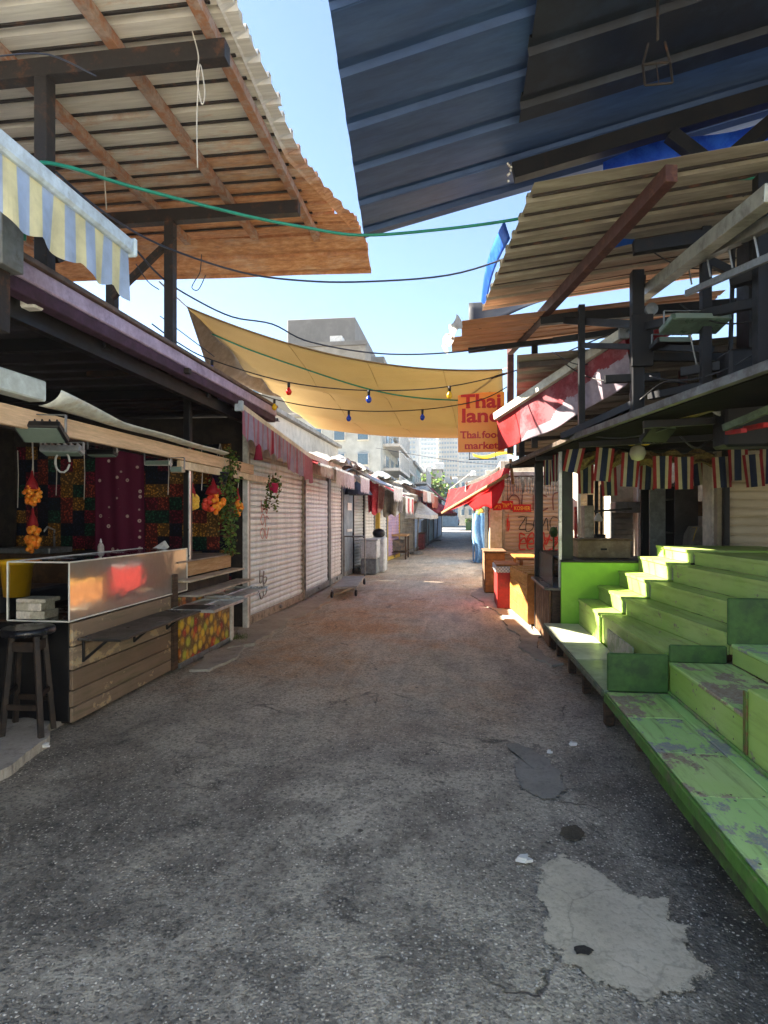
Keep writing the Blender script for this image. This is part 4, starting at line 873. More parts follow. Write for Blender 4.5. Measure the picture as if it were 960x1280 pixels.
# ================================================================== green tiered stand
random.seed(21)
GREEN = paintwood('green_paint', '#98b850', '#b4c678', '#6f5a40', .61)
GREENP = mat('panel_green', '#86bd34', '#94c848', .6, 1.5, .45, 0, .1, .08, 50, grime=.15)
GREENW = paintwood('worn_green', '#9cc86c', '#b9d48c', '#7d8a8a', .52, .8, 3.2)
GREENB = paintwood('worn_green_brown', '#a6c868', '#c2d290', '#8a6a50', .53, .8, 2.6)
DKGREEN = mat('dark_green', '#46682f', '#36502a', .55, 4, .6, grime=.4)
PALEG = mat('pale_deck', '#c6c9ae', '#d8d8c2', .55, 2.2, .45, .1, .2, .15, 50, soft=.3)
EDGEW = mat('worn_edge', '#b9b49c', '#8f9a72', .5, 6, .7)
TZ = [.63, .79, .96, 1.13, 1.255]
tier = thing('tiered_stand', 'green painted tiered produce stand with low deck along the street', 'display stand', (2, 5.7, 0))
def quadslab(name, par, mt, xa, xb, ya, yb, z, th): return MB().prism([(xa[0], ya, z - th), (xb[0], ya, z - th), (xb[1], yb, z - th), (xa[1], yb, z - th)], (0, 0, th)).build(name, mt, par)
def tiers(par, XN, XF, ya, yb, dz, end, mts):
    zl = .35
    for k in range(5):
        z = TZ[k] + dz; xa = (XN[k], XF[k]); xb = (XN[k + 1] - .004, XF[k + 1] - .004) if k < 4 else (XN[5], XF[5])
        md = tuple(p_ + (q_ - p_) * min(.5, .14 / max(.01, q_ - p_)) for p_, q_ in zip(xa, xb))
        quadslab('tread_board', par, mts[k % len(mts)], (xa[0] - .012, xa[1] - .012), md, ya, yb, z, .028); quadslab('tread_board', par, mts[k % len(mts)], (md[0] + .004, md[1] + .004), xb, ya, yb, z - .0015, .0265)
        MB().prism([(xa[0], ya, zl), (xa[0] + .022, ya, zl), (xa[1] + .022, yb, zl), (xa[1], yb, zl)], (0, 0, z - .03 - zl)).build('riser', mts[(k + 1) % len(mts)], par)
        MB().box((xa[0] + .03, ya + .004, zl), (xb[0] - .004, ya + .024, z - .03), .003).build('end_board', end, par) if end else None
        zl = z + .001
tiers(tier, [1.37, 1.59, 1.82, 2.03, 2.23, 3.3], [1.37, 1.59, 1.82, 2.03, 2.23, 3.3], 6.10, 7.10, .012, EDGEW, [GREEN])
tiers(tier, [1.45, 1.85, 2.05, 2.22, 2.42, 3.5], [1.40, 1.625, 1.855, 2.065, 2.265, 3.5], 4.43, 6.095, -.005, GREEN, [GREEN])
quadslab('deck', tier, PALEG, (1.01, .97), (1.385, 1.36), 5.35, 7.08, .352, .03); quadslab('deck', tier, mat('pale_deck_b', '#8c9a7c', '#a7ad94', .55, 2.2, .45), (1.025, 1.01), (1.44, 1.39), 4.42, 5.345, .350, .03)
beam('deck_edge', tier, mat('edge_metal', '#4d5a3c', '#6a6a58', .5, 6), (1.02, 4.42, .325), (.965, 7.08, .325), .02, .045)
for y in (4.7, 5.5, 6.2, 6.95): box('leg', tier, WOODD, (1.1, y, 0), (1.17, y + .07, .32)); box('leg', tier, WOODD, (2.9, y, 0), (2.97, y + .07, .62))
box('plinth_board', tier, mat('plinth', '#4a4438', '#6b5d45', .5, 4), (1.36, 4.5, .0), (1.39, 7.0, .315))
box('edge_scrap', tier, EDGEW, (1.352, 4.9, .37), (1.366, 5.7, .56))
# half wall panel closing the stand
hw = thing('half_wall', 'bright green panel half wall at the end of the tiered stand', 'half wall', (1.7, 7.16, 0))
box('panel', hw, GREENP, (1.17, 7.115, .02), (2.6, 7.15, 1.06)); box('cap_rail', hw, BLACK, (1.17, 7.10, 1.062), (2.7, 7.19, 1.085))
for x in (1.19, 1.6, 2.05): box('stud', hw, WOODD, (x, 7.151, 0), (x + .05, 7.19, 1.06))
# end boards of the stand
eb_ = thing('partition_board', 'stepped dark green end boards dividing the tiered stand from the worn platform', 'partition', (1.6, 4.4, .35))
for p0, p1 in (((1.04, 4.375, .352), (1.455, 4.405, .625)), ((1.46, 4.375, .57), (1.84, 4.405, .695)), ((1.845, 4.375, .70), (2.22, 4.405, 1.03)), ((2.225, 4.37, .70), (2.9, 4.40, 1.075))): box('board', eb_, DKGREEN, p0, p1, .012)
# worn near platform
wp = thing('worn_platform', 'low worn green platform with peeling paint beside the dark end boards', 'platform', (1.6, 3, 0))
ys = [1.2, 1.75, 2.25, 2.8, 3.3, 3.85, 4.37]
for i in range(6): box('deck_board', wp, (GREENW, GREENB)[i % 2], (1.035, ys[i] + .002, .315), (1.375, ys[i + 1] - .002, .35 + random.uniform(-.002, .002)), .004)
box('inner_plank', wp, GREENW, (1.379, 1.2, .315), (1.456, 4.37, .352))
box('front_edge', wp, mat('edge_green', '#4f7a2c', '#6a6a4a', .58, 5, .5), (1.012, 1.2, .285), (1.031, 4.37, .349)); box('front_skirt', wp, mat('skirt_green', '#4a6e26', '#3d4a26', .5, 4), (1.035, 1.2, .20), (1.06, 3.42, .284))
box('riser', wp, GREEN, (1.46, 3.26, .352), (1.485, 4.37, .55)); box('tread', wp, GREENB, (1.452, 3.26, .552), (1.866, 4.37, .575)); box('riser', wp, GREEN, (1.87, 1.2, .577), (1.895, 4.37, .69)); box('tread', wp, GREENW, (1.862, 1.2, .692), (3.2, 4.37, .715))
box('raised_block', wp, GREEN, (1.462, 1.2, .354), (1.858, 3.255, .715), .008); box('rail_strip', wp, mat('strip_green', '#6f9a48', '#8a8a60', .5, 6), (1.444, 1.2, .353), (1.46, 4.37, .375))
box('seam_strip', wp, mat('rust_strip', '#7a5a34', '#5f7a34', .5, 9), (1.45, 3.235, .376), (1.461, 3.275, .70))
for y in (1.4, 2.6, 3.6, 4.2): box('leg', wp, WOODD, (1.2, y, 0), (1.28, y + .08, .312)); box('leg', wp, WOODD, (2.6, y, 0), (2.68, y + .08, .69))

# ================================================================== Thai stall: posts, counter, roof, back
ths = thing('food_stall', 'open food stall with black posts behind the green tiered stand', 'stall', (2.5, 7.5, 0))
PG = mat('post_green_black', '#1c2418', '#101210', .5, 4, .5)
box('post', ths, PG, (1.20, 7.2, 0), (1.32, 7.3, 2.42)); box('post_edge', ths, ALU, (1.155, 7.205, .72), (1.198, 7.235, 2.4)); box('post', ths, BLACK, (1.06, 8.62, 0), (1.17, 8.72, 2.38))
box('post', ths, BLACK, (3.02, 7.26, 0), (3.08, 7.33, 2.4))
EAVE = [(1.75, 3.5), (1.17, 6.2), (.74, 9.3)]
MB().prism([(1.75, 3.5, 2.40), (1.17, 6.2, 2.36), (.74, 9.3, 2.33), (5.4, 9.3, 2.62), (5.4, 3.5, 2.62)], (0, 0, .03)).build('roof_panel', mat('roof_black', '#0d0d0e', '#171513', .5, 2, .9, spec=.05), ths)
beam('eave_pipe', ths, mat('pipe_grey', '#6d6d68', '#4a4640', .5, 4, .5, .4), (1.73, 3.5, 2.44), (1.14, 6.25, 2.40), .06, .06); beam('eave_pipe', ths, mat('pipe_brown', '#5d5146', '#3a332c', .5, 4), (1.14, 6.27, 2.40), (.72, 9.3, 2.36), .07, .05)
for y in (5.0, 6.3, 7.7, 8.9): beam('rafter', ths, STEEL_B, (1.75 - .19 * (y - 3.5), y, 2.335), (5.3, y, 2.50), .05, .06)
THB = mat('thatch', '#8a7348', '#5f4d30', .5, 14, .95, bump=.6, bsc=80)
MB().grid(lambda u, v: (1.4 + 2.6 * u, 7.45 + .05 * math.sin(u * 40 + v * 7), 2.36 - .16 * v - .03 * math.sin(u * 55)), 60, 3, .02).build('thatch_fringe', THB, ths)
ctr = thing('stall_counter', 'dark topped stall counter faced with vertical brown slats beside the yellow crate', 'counter', (1.3, 8, 0))
box('top', ctr, mat('top_dark', '#4d4742', '#6a625a', .5, 4, .35), (1.0, 7.26, .71), (1.75, 8.6, .74)); box('carcass', ctr, WOODD, (1.09, 7.3, .0), (1.7, 8.58, .705))
SL = [mat('slat_a', '#7a5638', '#5f4029', .5, 6), mat('slat_b', '#694a32', '#8a6848', .5, 6)]
for i in range(12): box('slat', ctr, SL[i % 2], (1.06, 7.3 + i * .107, .02), (1.085, 7.3 + i * .107 + .095, .70), .006)
pl = NT('smoked_plastic'); a_ = pl.n('BsdfPrincipled', {'Base Color': C('#4b4d4f'), 'Roughness': .25}); b_ = pl.n('BsdfTransparent', {'Color': (.6, .62, .64, 1)}); pl.t.links.new(pl.n('MixShader', {0: .55, 1: a_.outputs[0], 2: b_.outputs[0]}).outputs[0], pl.out.inputs[0])
o = thing('sneeze_guard', 'smoked plastic screen standing on the stall counter between black posts', 'screen', (1.1, 8, .742)); box('pane', o, pl.mat, (1.10, 7.33, .742), (1.108, 8.6, 1.12), .001); box('end_pane', o, pl.mat, (1.11, 8.55, .742), (1.5, 8.558, 1.12), .001)
o = thing('wooden_box', 'pale wooden hive box standing on the counter behind the half wall', 'box', (1.9, 8, 1.0)); bx = W(722, 694, Y=8.1); cx_ = W(788, 694, Y=8.1)
box('body', o, mat('ply', '#bda67c', '#9c8560', .5, 4, .7), (bx.x, 8.1, 1.05), (cx_.x, 8.5, 1.27)); box('lid', o, mat('ply_lid', '#a58a5f', '#80683f', .5, 4, .7), (bx.x - .02, 8.08, 1.273), (cx_.x + .02, 8.52, 1.295)); box('hand_slot', o, BLACK, ((bx.x + cx_.x) / 2 - .04, 8.094, 1.15), ((bx.x + cx_.x) / 2 + .04, 8.099, 1.175))
o = thing('prep_table', 'dark prep table behind the half wall carrying the hive box', 'table', (2, 8.2, 0)); box('top', o, BLACK, (1.3, 7.75, 1.02), (2.75, 8.6, 1.045))
for x in (1.8, 2.68):
    for y in (7.8, 8.52): box('leg', o, BLACK, (x, y, 0), (x + .05, y + .05, 1.018))
# grey cabinet, fuel box, banner, boards
def fx(px, Y): return W(px, 645, Y=Y).x
def fz(py, Y, px=800): return W(px, py, Y=Y).z
YC = 8.9
gc = thing('metal_cabinet', 'tall grey metal cabinet standing open behind the tiered stand', 'cabinet', (fx(840, YC), YC, 0))
zt = fz(604, YC); CAB = mat('cab_grey', '#7d8480', '#656a66', .55, 3, .5); CABD = mat('cab_dark', '#4a4844', '#3a3835', .5, 3, .6)
box('side_panel', gc, CAB, (fx(812, YC), YC, 0), (fx(832, YC), YC + .03, zt)); box('back', gc, BLACK, (fx(813, YC), YC + .45, 0), (fx(872, YC), YC + .48, zt)); box('side_panel', gc, CABD, (fx(843, YC), YC - .02, 0), (fx(872, YC), YC + .02, zt + .02)); box('top', gc, CAB, (fx(812, YC), YC + .032, zt - .03), (fx(872, YC), YC + .448, zt))
for py in (625, 667): box('shelf', gc, CABD, (fx(832, YC), YC + .035, fz(py, YC)), (fx(843, YC), YC + .445, fz(py, YC) + .02))
YB = 8.3
o = thing('machine_case', 'grey curved machine case with round emblem beside the cabinet', 'machine', (fx(885, YB), YB, 0))
P_ = [(fx(866, YB), fz(694, YB)), (fx(906, YB), fz(694, YB)), (fx(906, YB), fz(658, YB)), (fx(875, YB), fz(658, YB)), (fx(869, YB), fz(668, YB))]
MB().prism([(x, YB, z) for x, z in P_], (0, .4, 0)).build('body', mat('case_grey', '#7a766a', '#625e54', .5, 4, .5), o)
box('base', o, BLACK, (fx(866, YB), YB + .02, 0), (fx(906, YB), YB + .38, fz(694, YB) - .002))
MB().lathe([(.03, 0), (.03, .006)], (fx(881, YB), YB - .001, fz(674, YB)), 16, (0, -1, 0)).build('emblem', DKGREEN, o); MB().lathe([(.017, .0065), (.017, .009)], (fx(881, YB), YB - .001, fz(674, YB)), 14, (0, -1, 0)).build('emblem_centre', YELP, o)
m = MB()
for px in (888, 892): m.box((fx(px, YB) - .012, YB - .006, fz(667, YB)), (fx(px, YB) + .012, YB - .001, fz(661, YB)), .001)
m.build('sticker', mat('cream_label', '#d8caa0'), o)
MB().tube([(fx(x, YB), YB - .004, fz(y, YB)) for x, y in ((866, 659), (871, 659), (868, 668), (866, 676))], .006, 4).build('trim_line', YELP, o)
o = thing('banner', 'tall red and yellow vertical banner hanging behind the flags', 'banner', (fx(885, 8.7), 8.7, 1.4)); box('red_cloth', o, mat('banner_red', '#c41f26', var=.12, rough=.7, grime=.1), (fx(880, 8.7), 8.70, fz(658, 8.7)), (fx(889, 8.7), 8.71, 2.35)); box('yellow_cloth', o, mat('banner_yellow', '#d8a024', var=.12, rough=.7, grime=.1), (fx(889.3, 8.7), 8.70, fz(650, 8.7)), (fx(894, 8.7), 8.71, 2.35))
YS = 8.6
def text(body, size, mt, par, loc, rx=R(90), rz=0, ext=.002, off=0, name='lettering', align='CENTER', sp=1.0):
    cu = bpy.data.curves.new('lettering', 'FONT'); cu.body = body; cu.size = size; cu.extrude = ext; cu.offset = off; cu.align_x = align; cu.space_character = sp; cu.resolution_u = 3
    ob = bpy.data.objects.new('lettering_tmp', cu); COL.objects.link(ob); bpy.context.view_layer.update()
    me = bpy.data.meshes.new_from_object(ob.evaluated_get(bpy.context.evaluated_depsgraph_get())); bpy.data.objects.remove(ob)
    me.materials.clear(); me.materials.append(mt); o = bpy.data.objects.new(name, me); COL.objects.link(o); o.parent = par
    o.location = V(loc) - ORG[par.name]; o.rotation_euler = (rx, 0, rz); ORG[o.name] = ORG[par.name]; return o
KT = mat('ink_black', '#1b1815', rough=.6, grime=0, var=.05)
for i, (p0, p1, mt, lab) in enumerate(((890, 895, 'y', 'yellow board leaning beside the red banner'), (896, 899.5, 'k', 'black narrow board leaning between two yellow boards'), (899.8, 905.5, 'o', 'orange yellow board with vertical lettering leaning by the white shutter'))):
    mt_ = {'y': mat('board_yellow', '#c9a12a'), 'k': BLACK, 'o': mat('board_orange', '#c98f2c')}[mt]
    o = thing('board', lab, 'board', (fx(p0, YS), YS, fz(657, YS))); zb = fz(657, YS)
    box('panel', o, mt_, (fx(p0, YS), YS - .02 * i, zb), (fx(p1, YS), YS + .012 - .02 * i, fz(628 + 2 * i, YS)), .002)
    if i == 2: text('CONSTRUCT', .055, KT, o, (fx(p1, YS) - .02, YS - .045, zb + .02), R(90), 0, .001, .001, align='LEFT').rotation_euler = (R(90), R(-90), 0)
o = thing('shelf_unit', 'low shelf behind the stand holding the leaning yellow boards', 'shelf', (fx(897, YS), YS, 0)); box('body', o, CABD, (fx(876, YS), YS - .08, 0), (fx(906, YS), YS + .2, fz(657, YS) - .003))
m = box('carton', None, mat('carton_brown', '#8f7452', '#6f573a', .5, 5), (fx(871, 9.2), 9.2, fz(645, 9.2)), (fx(880, 9.2), 9.4, fz(627, 9.2))); tag(m, 'brown carton wedged beside the grey cabinet under the flags', 'carton')
o = box('shelf_unit', None, WHITEPAINT, (fx(866, 9.2), 9.15, 0), (fx(881, 9.2), 9.5, fz(645, 9.2) - .003)); tag(o, 'narrow white shelf carrying the brown carton beside the cabinet', 'shelf')
ws = shop((2.97, 7.36), (4.6, 7.36), 2.2, mat('bone_shutter', '#cdbfa4', '#b3a384', .6, 2, .55, 0, .14, .1, 40, (.3, 1, 1.5), .3, grime=.2), 'lock-up with bone coloured shutter behind the top of the tiered stand', 20, mat('bone_frame', '#8d7f68'), wallh=2.3, deep=.4)
# back row seen under the flags
o = shop((fx(722, 12.2), 12.2), (fx(762, 12.2), 12.2), 2.3, mat('stone_wall', '#a8997f', '#8a7b63', .5, 3), 'beige shop wall behind the hive box', 16, parts=False, wallh=2.6, deep=.5)
o = shop((fx(763, 11.6), 11.6), (fx(796, 11.6), 11.6), fz(640, 11.6) - .0, DKS, 'grey roller shutter behind the hive box under a metal hood', 14, GREYMETAL, parts=False, wallh=2.6, deep=.5)
MB().box((0, -.35, 1.66), (fx(796, 11.6) - fx(757, 11.6), -.02, 1.86), .01).build('metal_hood', GREYMETAL, o, True)
o = shop((fx(797, 11.3), 11.3), (fx(816, 11.3), 11.3), 2.2, mat('tile_cream', '#b8a98c', '#98896c', .5, 6), 'cream tiled shop wall beside the grey cabinet', 26, WHITEPAINT, parts=False, wallh=2.6, deep=.5)
o = shop((2.3, 10.9), (6.5, 10.9), 2.3, GREYS, 'long shuttered shop closing the back of the food stall', 18, parts=False, wallh=2.7, deep=.5) if False else None
bw = box('wall', None, mat('back_wall', '#8f8270', '#6f6454', .5, 2, .85), (1.6, 14.2, 0), (7.5, 14.4, 3.1)); tag(bw, 'plain beige wall closing the yard behind the food stall', 'wall')
bw = box('wall', None, mat('side_wall', '#7d7264', '#5f574b', .5, 2, .85), (5.5, 2.0, 0), (5.7, 14.0, 3.1)); tag(bw, 'plain side wall running behind the bone coloured shutter', 'wall')
# kitchen clutter silhouettes behind hive box
o = thing('coffee_stand', 'upright dark metal stand with hanging white lamp behind the hive box', 'stand', (fx(748, 9.2), 9.2, 1.0))
for px, a, b, w_ in ((746, 668, 600, .05), (752, 668, 605, .03), (738, 640, 618, .08)): box('upright', o, STEEL_B, (fx(px, 9.2) - w_ / 2, 9.2, fz(a, 9.2)), (fx(px, 9.2) + w_ / 2, 9.24, fz(b, 9.2)))
beam('cross_bar', o, STEEL_B, (fx(728, 9.2), 9.22, fz(640, 9.2)), (fx(790, 9.2), 9.22, fz(636, 9.2)), .03, .03); MB().lathe([(.02, .1), (.07, 0), (.05, -.02)], (fx(747, 9.15), 9.12, fz(650, 9.15)), 12).build('lamp_shade', WHITEPAINT, o, smooth=True); box('base', o, STEEL_B, (fx(742, 9.2), 9.15, 0), (fx(756, 9.2), 9.3, fz(668, 9.2)))
o = box('appliance', None, mat('appl', '#b3a993', '#8f8570', .5, 5), (fx(726, 9.0), 8.75, 1.047), (fx(738, 9.0), 9.0, 1.75), .01); tag(o, 'beige appliance standing behind the hive box', 'appliance')
o = box('shelf_unit', None, DARKWALL, (fx(722, 9.0), 8.7, 0), (fx(742, 9.0), 9.05, 1.044)); tag(o, 'dark base cupboard under the beige appliance', 'cupboard')
o = box('fire_extinguisher', None, mat('ext_red', '#b01f25', rough=.35), (fx(719, 9.6), 9.6, 0), (fx(721.5, 9.6), 9.7, 1.75), .02); tag(o, 'narrow red panel standing behind the black stall post', 'panel')

# ------------------------------------------------ bunting of Thai flags
FR, FW, FB = mat('flag_red', '#8f222b', var=.2, rough=.85, trans=.3, grime=.2), mat('flag_white', '#b5ab90', var=.15, rough=.85, trans=.3, grime=.2), mat('flag_navy', '#1f2844', var=.2, rough=.85, trans=.15, grime=.1)
def bunting(lab, spots, Y, string, w_=.205, h_=.37):
    t = thing('bunting', lab, 'bunting', (fx(spots[0][0], Y), Y, 2.0)); tube('string', t, BLACK, smoothpts(string), .004, 4)
    for i, (px, py, tilt, yo) in enumerate(spots):
        c = W(px, py, Y=Y + yo); q = random.uniform(0, 6); hh = h_ * random.uniform(.92, 1.05)
        def fn(u, v):
            x = (u - .5) * w_ * (1 - .08 * v); z = -hh * v
            return (c.x + x * math.cos(tilt) - z * math.sin(tilt), c.y + .02 * math.sin(u * 7 + q) * (v + .2), c.z + x * math.sin(tilt) + z * math.cos(tilt))
        MB().grid(fn, 12, 5, .002, mi=lambda i, j: [0, 0, 1, 1, 2, 2, 2, 2, 1, 1, 0, 0][i]).build('flag', [FR, FW, FB], t)
bunting('string of striped red white and navy flags along the stall eave above the tiered stand', [(722, 552, -.22, 0), (757, 560, -.1, 0), (789, 566, -.06, 0), (828, 570, 0, 0), (855, 571, .02, 0), (902, 571, .06, 0), (922, 560, .02, -.15), (940, 568, .08, -.2), (962, 560, 0, -.2)], 7.0, [W(700, 545, Y=7.0), W(757, 556, Y=7.0), W(830, 566, Y=7.0), W(910, 563, Y=6.9), W(975, 556, Y=6.8)])
bunting('second string of striped flags hanging behind the stall post', [(732, 581, 0, 0), (760, 584, .05, 0), (811, 577, -.05, 0), (868, 573, .1, 0)], 7.8, [W(720, 576, Y=7.8), W(765, 580, Y=7.8), W(812, 573, Y=7.8), W(875, 570, Y=7.8)], .2, .36)
bunting('folded string of narrow striped flags beside the second black post', [(684, 566, .0, 0), (690, 564, .05, 0), (696, 562, 0, -.2), (701, 560, -.05, -.3), (702, 582, 0, -.1)], 7.75, [W(680, 562, Y=7.9), W(695, 560, Y=7.6), W(706, 556, Y=7.3)], .09, .4)

# ================================================================== crates and boxes along the kerb
CRY = mat('crate_yellow', '#cf9a45', '#b57f33', .55, 4, .6, 0, .2, .25, 50, (4, .6, 6)); CRO = mat('crate_orange', '#b9783a', '#99602c', .5, 4, .65, 0, .25, .25)
A0, A1 = V((1.0, 8.86, 0)), V((.87, 10.35, 0)); an = math.atan2(A1.y - A0.y, A1.x - A0.x); L = (A1 - A0).length; f = lmb((A0.x, A0.y), an)
cr = thing('wooden_crate', 'long yellow wooden crate with slatted top beside the stall counter', 'crate', (1.1, 9.6, 0))
zz = [.02, .2, .38, .56, .74]
for i in range(4): f(MB(), (.02, -.0, zz[i] + .004), (L - .02, .022, zz[i + 1] - .003)).build('side_board', (CRO, CRY)[i > 1], cr)  # sunlit upper and shaded lower boards painted in two crate colours
for x in (0, L - .02): f(MB(), (x, -.75, .02), (x + .02, .021, .735)).build('end_panel', CRO, cr)
f(MB(), (.02, -.75, .02), (L - .02, -.73, .735)).build('side_board', CRO, cr); f(MB(), (.02, -.73, .4), (L - .02, -.002, .42)).build('tray_floor', CRO, cr)
for i in range(9): f(MB(), (.03 + i * (L - .1) / 9, -.73, .742 + (i % 2) * .004), (.03 + i * (L - .1) / 9 + .085, .02, .762 + (i % 2) * .004)).build('top_slat', CRY, cr)
rb = thing('red_box', 'narrow red box with white chequered cover beside the yellow crate', 'box', (.8, 10.9, 0)); REDB = mat('red_board', '#b22b26', '#8c2a24', .55, 4, .5)
def checks():
    t = NT('checked_cloth'); ck = t.n('TexChecker', {'Vector': t.P(), 'Scale': 36., 'Color1': C('#dcdcda'), 'Color2': C('#9aa0aa')}); return t.bsdf(ck.outputs[0], .7)
box('body', rb, REDB, (.64, 10.42, 0), (1.0, 11.4, .62)); box('cover', rb, checks(), (.61, 10.40, .623), (1.02, 11.42, .72)); box('lid_board', rb, CRO, (.63, 10.5, .723), (1.0, 11.4, .755))
bc = thing('wooden_crate', 'tall brown wooden crate standing past the red box', 'crate', (.75, 12.9, 0)); CRB = mat('crate_brown', '#8a6a4c', '#6d5038', .5, 4, .7)
for i in range(6): box('side_board', bc, CRB, (.50, 12.42, .02 + i * .137), (.522, 13.5, .02 + i * .137 + .132)); box('front_board', bc, CRO, (.524, 12.42, .02 + i * .137), (.92, 12.442, .02 + i * .137 + .132))
box('lid', bc, CRB, (.48, 12.40, .845), (.95, 13.52, .875)); box('carcass', bc, WOODD, (.525, 12.445, .0), (.92, 13.49, .84))
lowc = thing('slatted_bench', 'low slatted wooden bench between the yellow crate and the tagged shutter', 'bench', (1.5, 12.3, 0))
for i in range(5): box('slat', lowc, CRY if i % 2 else CRO, (1.05, 11.2 + i * .3, .78), (2.3, 11.45 + i * .3, .81))
for x in (1.1, 2.2):
    for y in (11.25, 12.55): box('leg', lowc, CRO, (x, y, 0), (x + .06, y + .06, .778))
# tagged shutter facing up the street
TAG = mat('tan_shutter', '#c2a98a', '#a98f70', .55, 2, .6, 0, .14, .1, 40, (.3, 1, 1.5), .3, grime=.2)
gs = shop((.95, 13.6), (2.45, 13.6), 2.25, TAG, 'tan roller shutter covered in graffiti behind the wooden crates', 22, mat('tan_frame', '#b8a890', '#8f8068', .5, 4), wallh=2.6, deep=3)
for x, sh in ((.12, [(.0, .1), (.1, .2), (.22, .12), (.22, -.08), (.1, -.16), (0, -.06), (0, .1)]), (.42, [(0, .2), (0, -.15), (.2, -.15)]), (.66, [(0, .2), (0, -.15)]), (.74, [(.22, .15), (.08, .2), (0, .05), (.02, -.1), (.12, -.16), (.24, -.1)]), (1.1, [(0, -.15), (0, .2), (.2, .2), (.2, -.15)])): scribble(gs, [(.02 + x + q[0], 1.88 + q[1]) for q in sh], .018, mat('brown_spray', '#7d4a3c', rough=.8))
random.seed(3)
tagword(gs, .35, 1.2, 1.45, .3, 5, KSPR, .010, (5, 1, 0, 3, 4))
for k in range(2): tagword(gs, .35, 1.25, 1.12 - k * .14, .26, 5, RSP2, .018)
tagword(gs, .1, .16, 1.45, .3, 2, RSP2, .01)
cw = box('door_post', None, mat('cream_post', '#cfc2a4', '#b3a480', .55, 3), (.66, 13.5, 0), (.94, 13.9, 2.45), .01); tag(cw, 'cream door post at the corner beside the tagged shutter', 'post')
# red signs with yellow lettering
SR, SYL = mat('sign_red', '#b81f1f', var=.1, grime=.08), mat('sign_yellow', '#e6b93a', var=.05, grime=0)
for (x0, x1, y0, y1, tx, lab, dz) in ((616, 627, 629, 638, 'רפה', 'small red sign with three yellow letters on the cream post', 0), (627, 641.5, 626, 637, 'לאפל', 'small red sign with four yellow letters beside the kosher sign', -.02), (641, 664, 630.5, 640, 'KOSHER', 'small red KOSHER sign with yellow lettering over the tagged shutter', -.04)):
    Y = 12.78 + dz; a, b = W(x0, y1, Y=Y), W(x1, y0, Y=Y); o = thing('shop_sign', lab, 'sign', (a.x, Y, a.z)); box('board', o, SR, (a.x, Y - .012, a.z), (b.x, Y + .012, b.z), .002)
    q = text(tx, (b.z - a.z) * .75, SYL, o, ((a.x + b.x) / 2, Y - .015, a.z + (b.z - a.z) * .24), off=.001); q.scale.x = min(1, (b.x - a.x) * .86 / max(.01, q.dimensions.x))
    beam('hanger', o, STEEL, ((a.x + b.x) / 2, Y, b.z), ((a.x + b.x) / 2, Y, 2.4), .012, .012)
bpl = box('sign_beam', None, WOODD, (.6, 12.84, 2.40), (2.4, 12.94, 2.46)); tag(bpl, 'wooden beam under the eave carrying the red signs', 'beam')
# shredded silver fringe above
m = MB()
for i in range(60):
    x = .98 + 1.1 * i / 60; m.beam((x, 12.1 + .04 * math.sin(i), 2.38), (x + random.gauss(0, .02), 12.1 + .05 * math.sin(i * 2), 2.0 + random.uniform(0, .12)), .014, .004)
tag(m.build('fringe', mat('silver', '#9c9a94', '#6d6b66', .5, 9, .4, .4), kind='stuff'), 'shredded silver fringe hanging above the tagged shutter', 'fringe')
o = thing('planter_stick', 'dark green plant cut-out on a stick behind the stall counter', 'ornament', (fx(692, 9.4), 9.4, .4)); c = W(692, 668, Y=9.4); MB().lathe([(.005, .12), (.05, .1), (.07, .03), (.05, -.03), (.005, -.05)], c, 10).build('head', DKGREEN, o, smooth=True); tube('stick', o, DKGREEN, [(c.x, c.y, 0.0), (c.x, c.y, c.z)], .012)

m = MB()
for y in ys[1:-1]:
    for dy in (-.03, .03):
        for x in (1.07, 1.2, 1.34): m.lathe([(.006, 0), (.006, .0018), (.003, .0024)], (x + random.uniform(-.006, .006), y + dy, .3495), 7)
for y in (1.5, 2.1, 2.7, 3.4, 3.9, 4.25):
    for z in (.40, .52): m.lathe([(.006, 0), (.006, .002)], (1.4605 if y > 3.26 else 1.4625, y, z), 7, (-1, 0, 0))
m.build('screws', mat('screw_steel', '#8d8a80', '#5d4a38', .5, 40, .4, .7), wp, kind='stuff')

# ================================================================== metal roofs over the food stall side
random.seed(31)
# dark upper roof, low edge over the street
ur = thing('metal_roof', 'large dark slate ribbed roof leaning over the street', 'roof', (1.5, 3.5, 0))
def urz(x): return 4.2 + .215 * (x + .89)
y = 2.1; i = 0
while y < 5.4:
    yl = min(.96, 5.46 - y); xe = -.66 - .092 * (y - 2.95) + random.uniform(-.008, .008)
    d = V((1, -.02, .215)).normalized()
    sheet('roof_sheet', ur, DARKROOF, (xe, y, urz(xe) + .004 * (i % 2)), d, (0, 1, 0), 4.8, yl + .02, .48, .04, wav=.003, sk=-.092); y += .94; i += 1
sheet('roof_sheet', ur, mat('black_sheet', '#121a28', '#1d2838', .55, 1.5, .55, .2), (.42, 2.3, urz(.42) - .05), V((1, -.02, .215)), V((0, 1, 0)), 3.6, 2.05, .48, .04)
beam('beam', ur, STEEL_B, (.43, 4.92, urz(.43) - .09), (3.7, 4.80, urz(3.7) - .10), .10, .13)
beam('beam', ur, STEEL_B, (-.2, 2.25, urz(-.2) - .08), (3.7, 2.25, urz(3.7) - .08), .1, .13)
beam('brace', ur, STEEL_B, (1.62, 4.86, urz(1.6) - .16), (2.2, 4.9, 4.1), .08, .1)
beam('brace', ur, STEEL_B, (2.0, 4.86, 4.3), (2.9, 4.2, urz(2.9) - .1), .09, .1)
for x, y in ((3.55, 4.85), (3.55, 2.25)): box('post', ur, STEEL_B, (x, y - .05, 0), (x + .1, y + .05, urz(x) - .17))
m = MB()
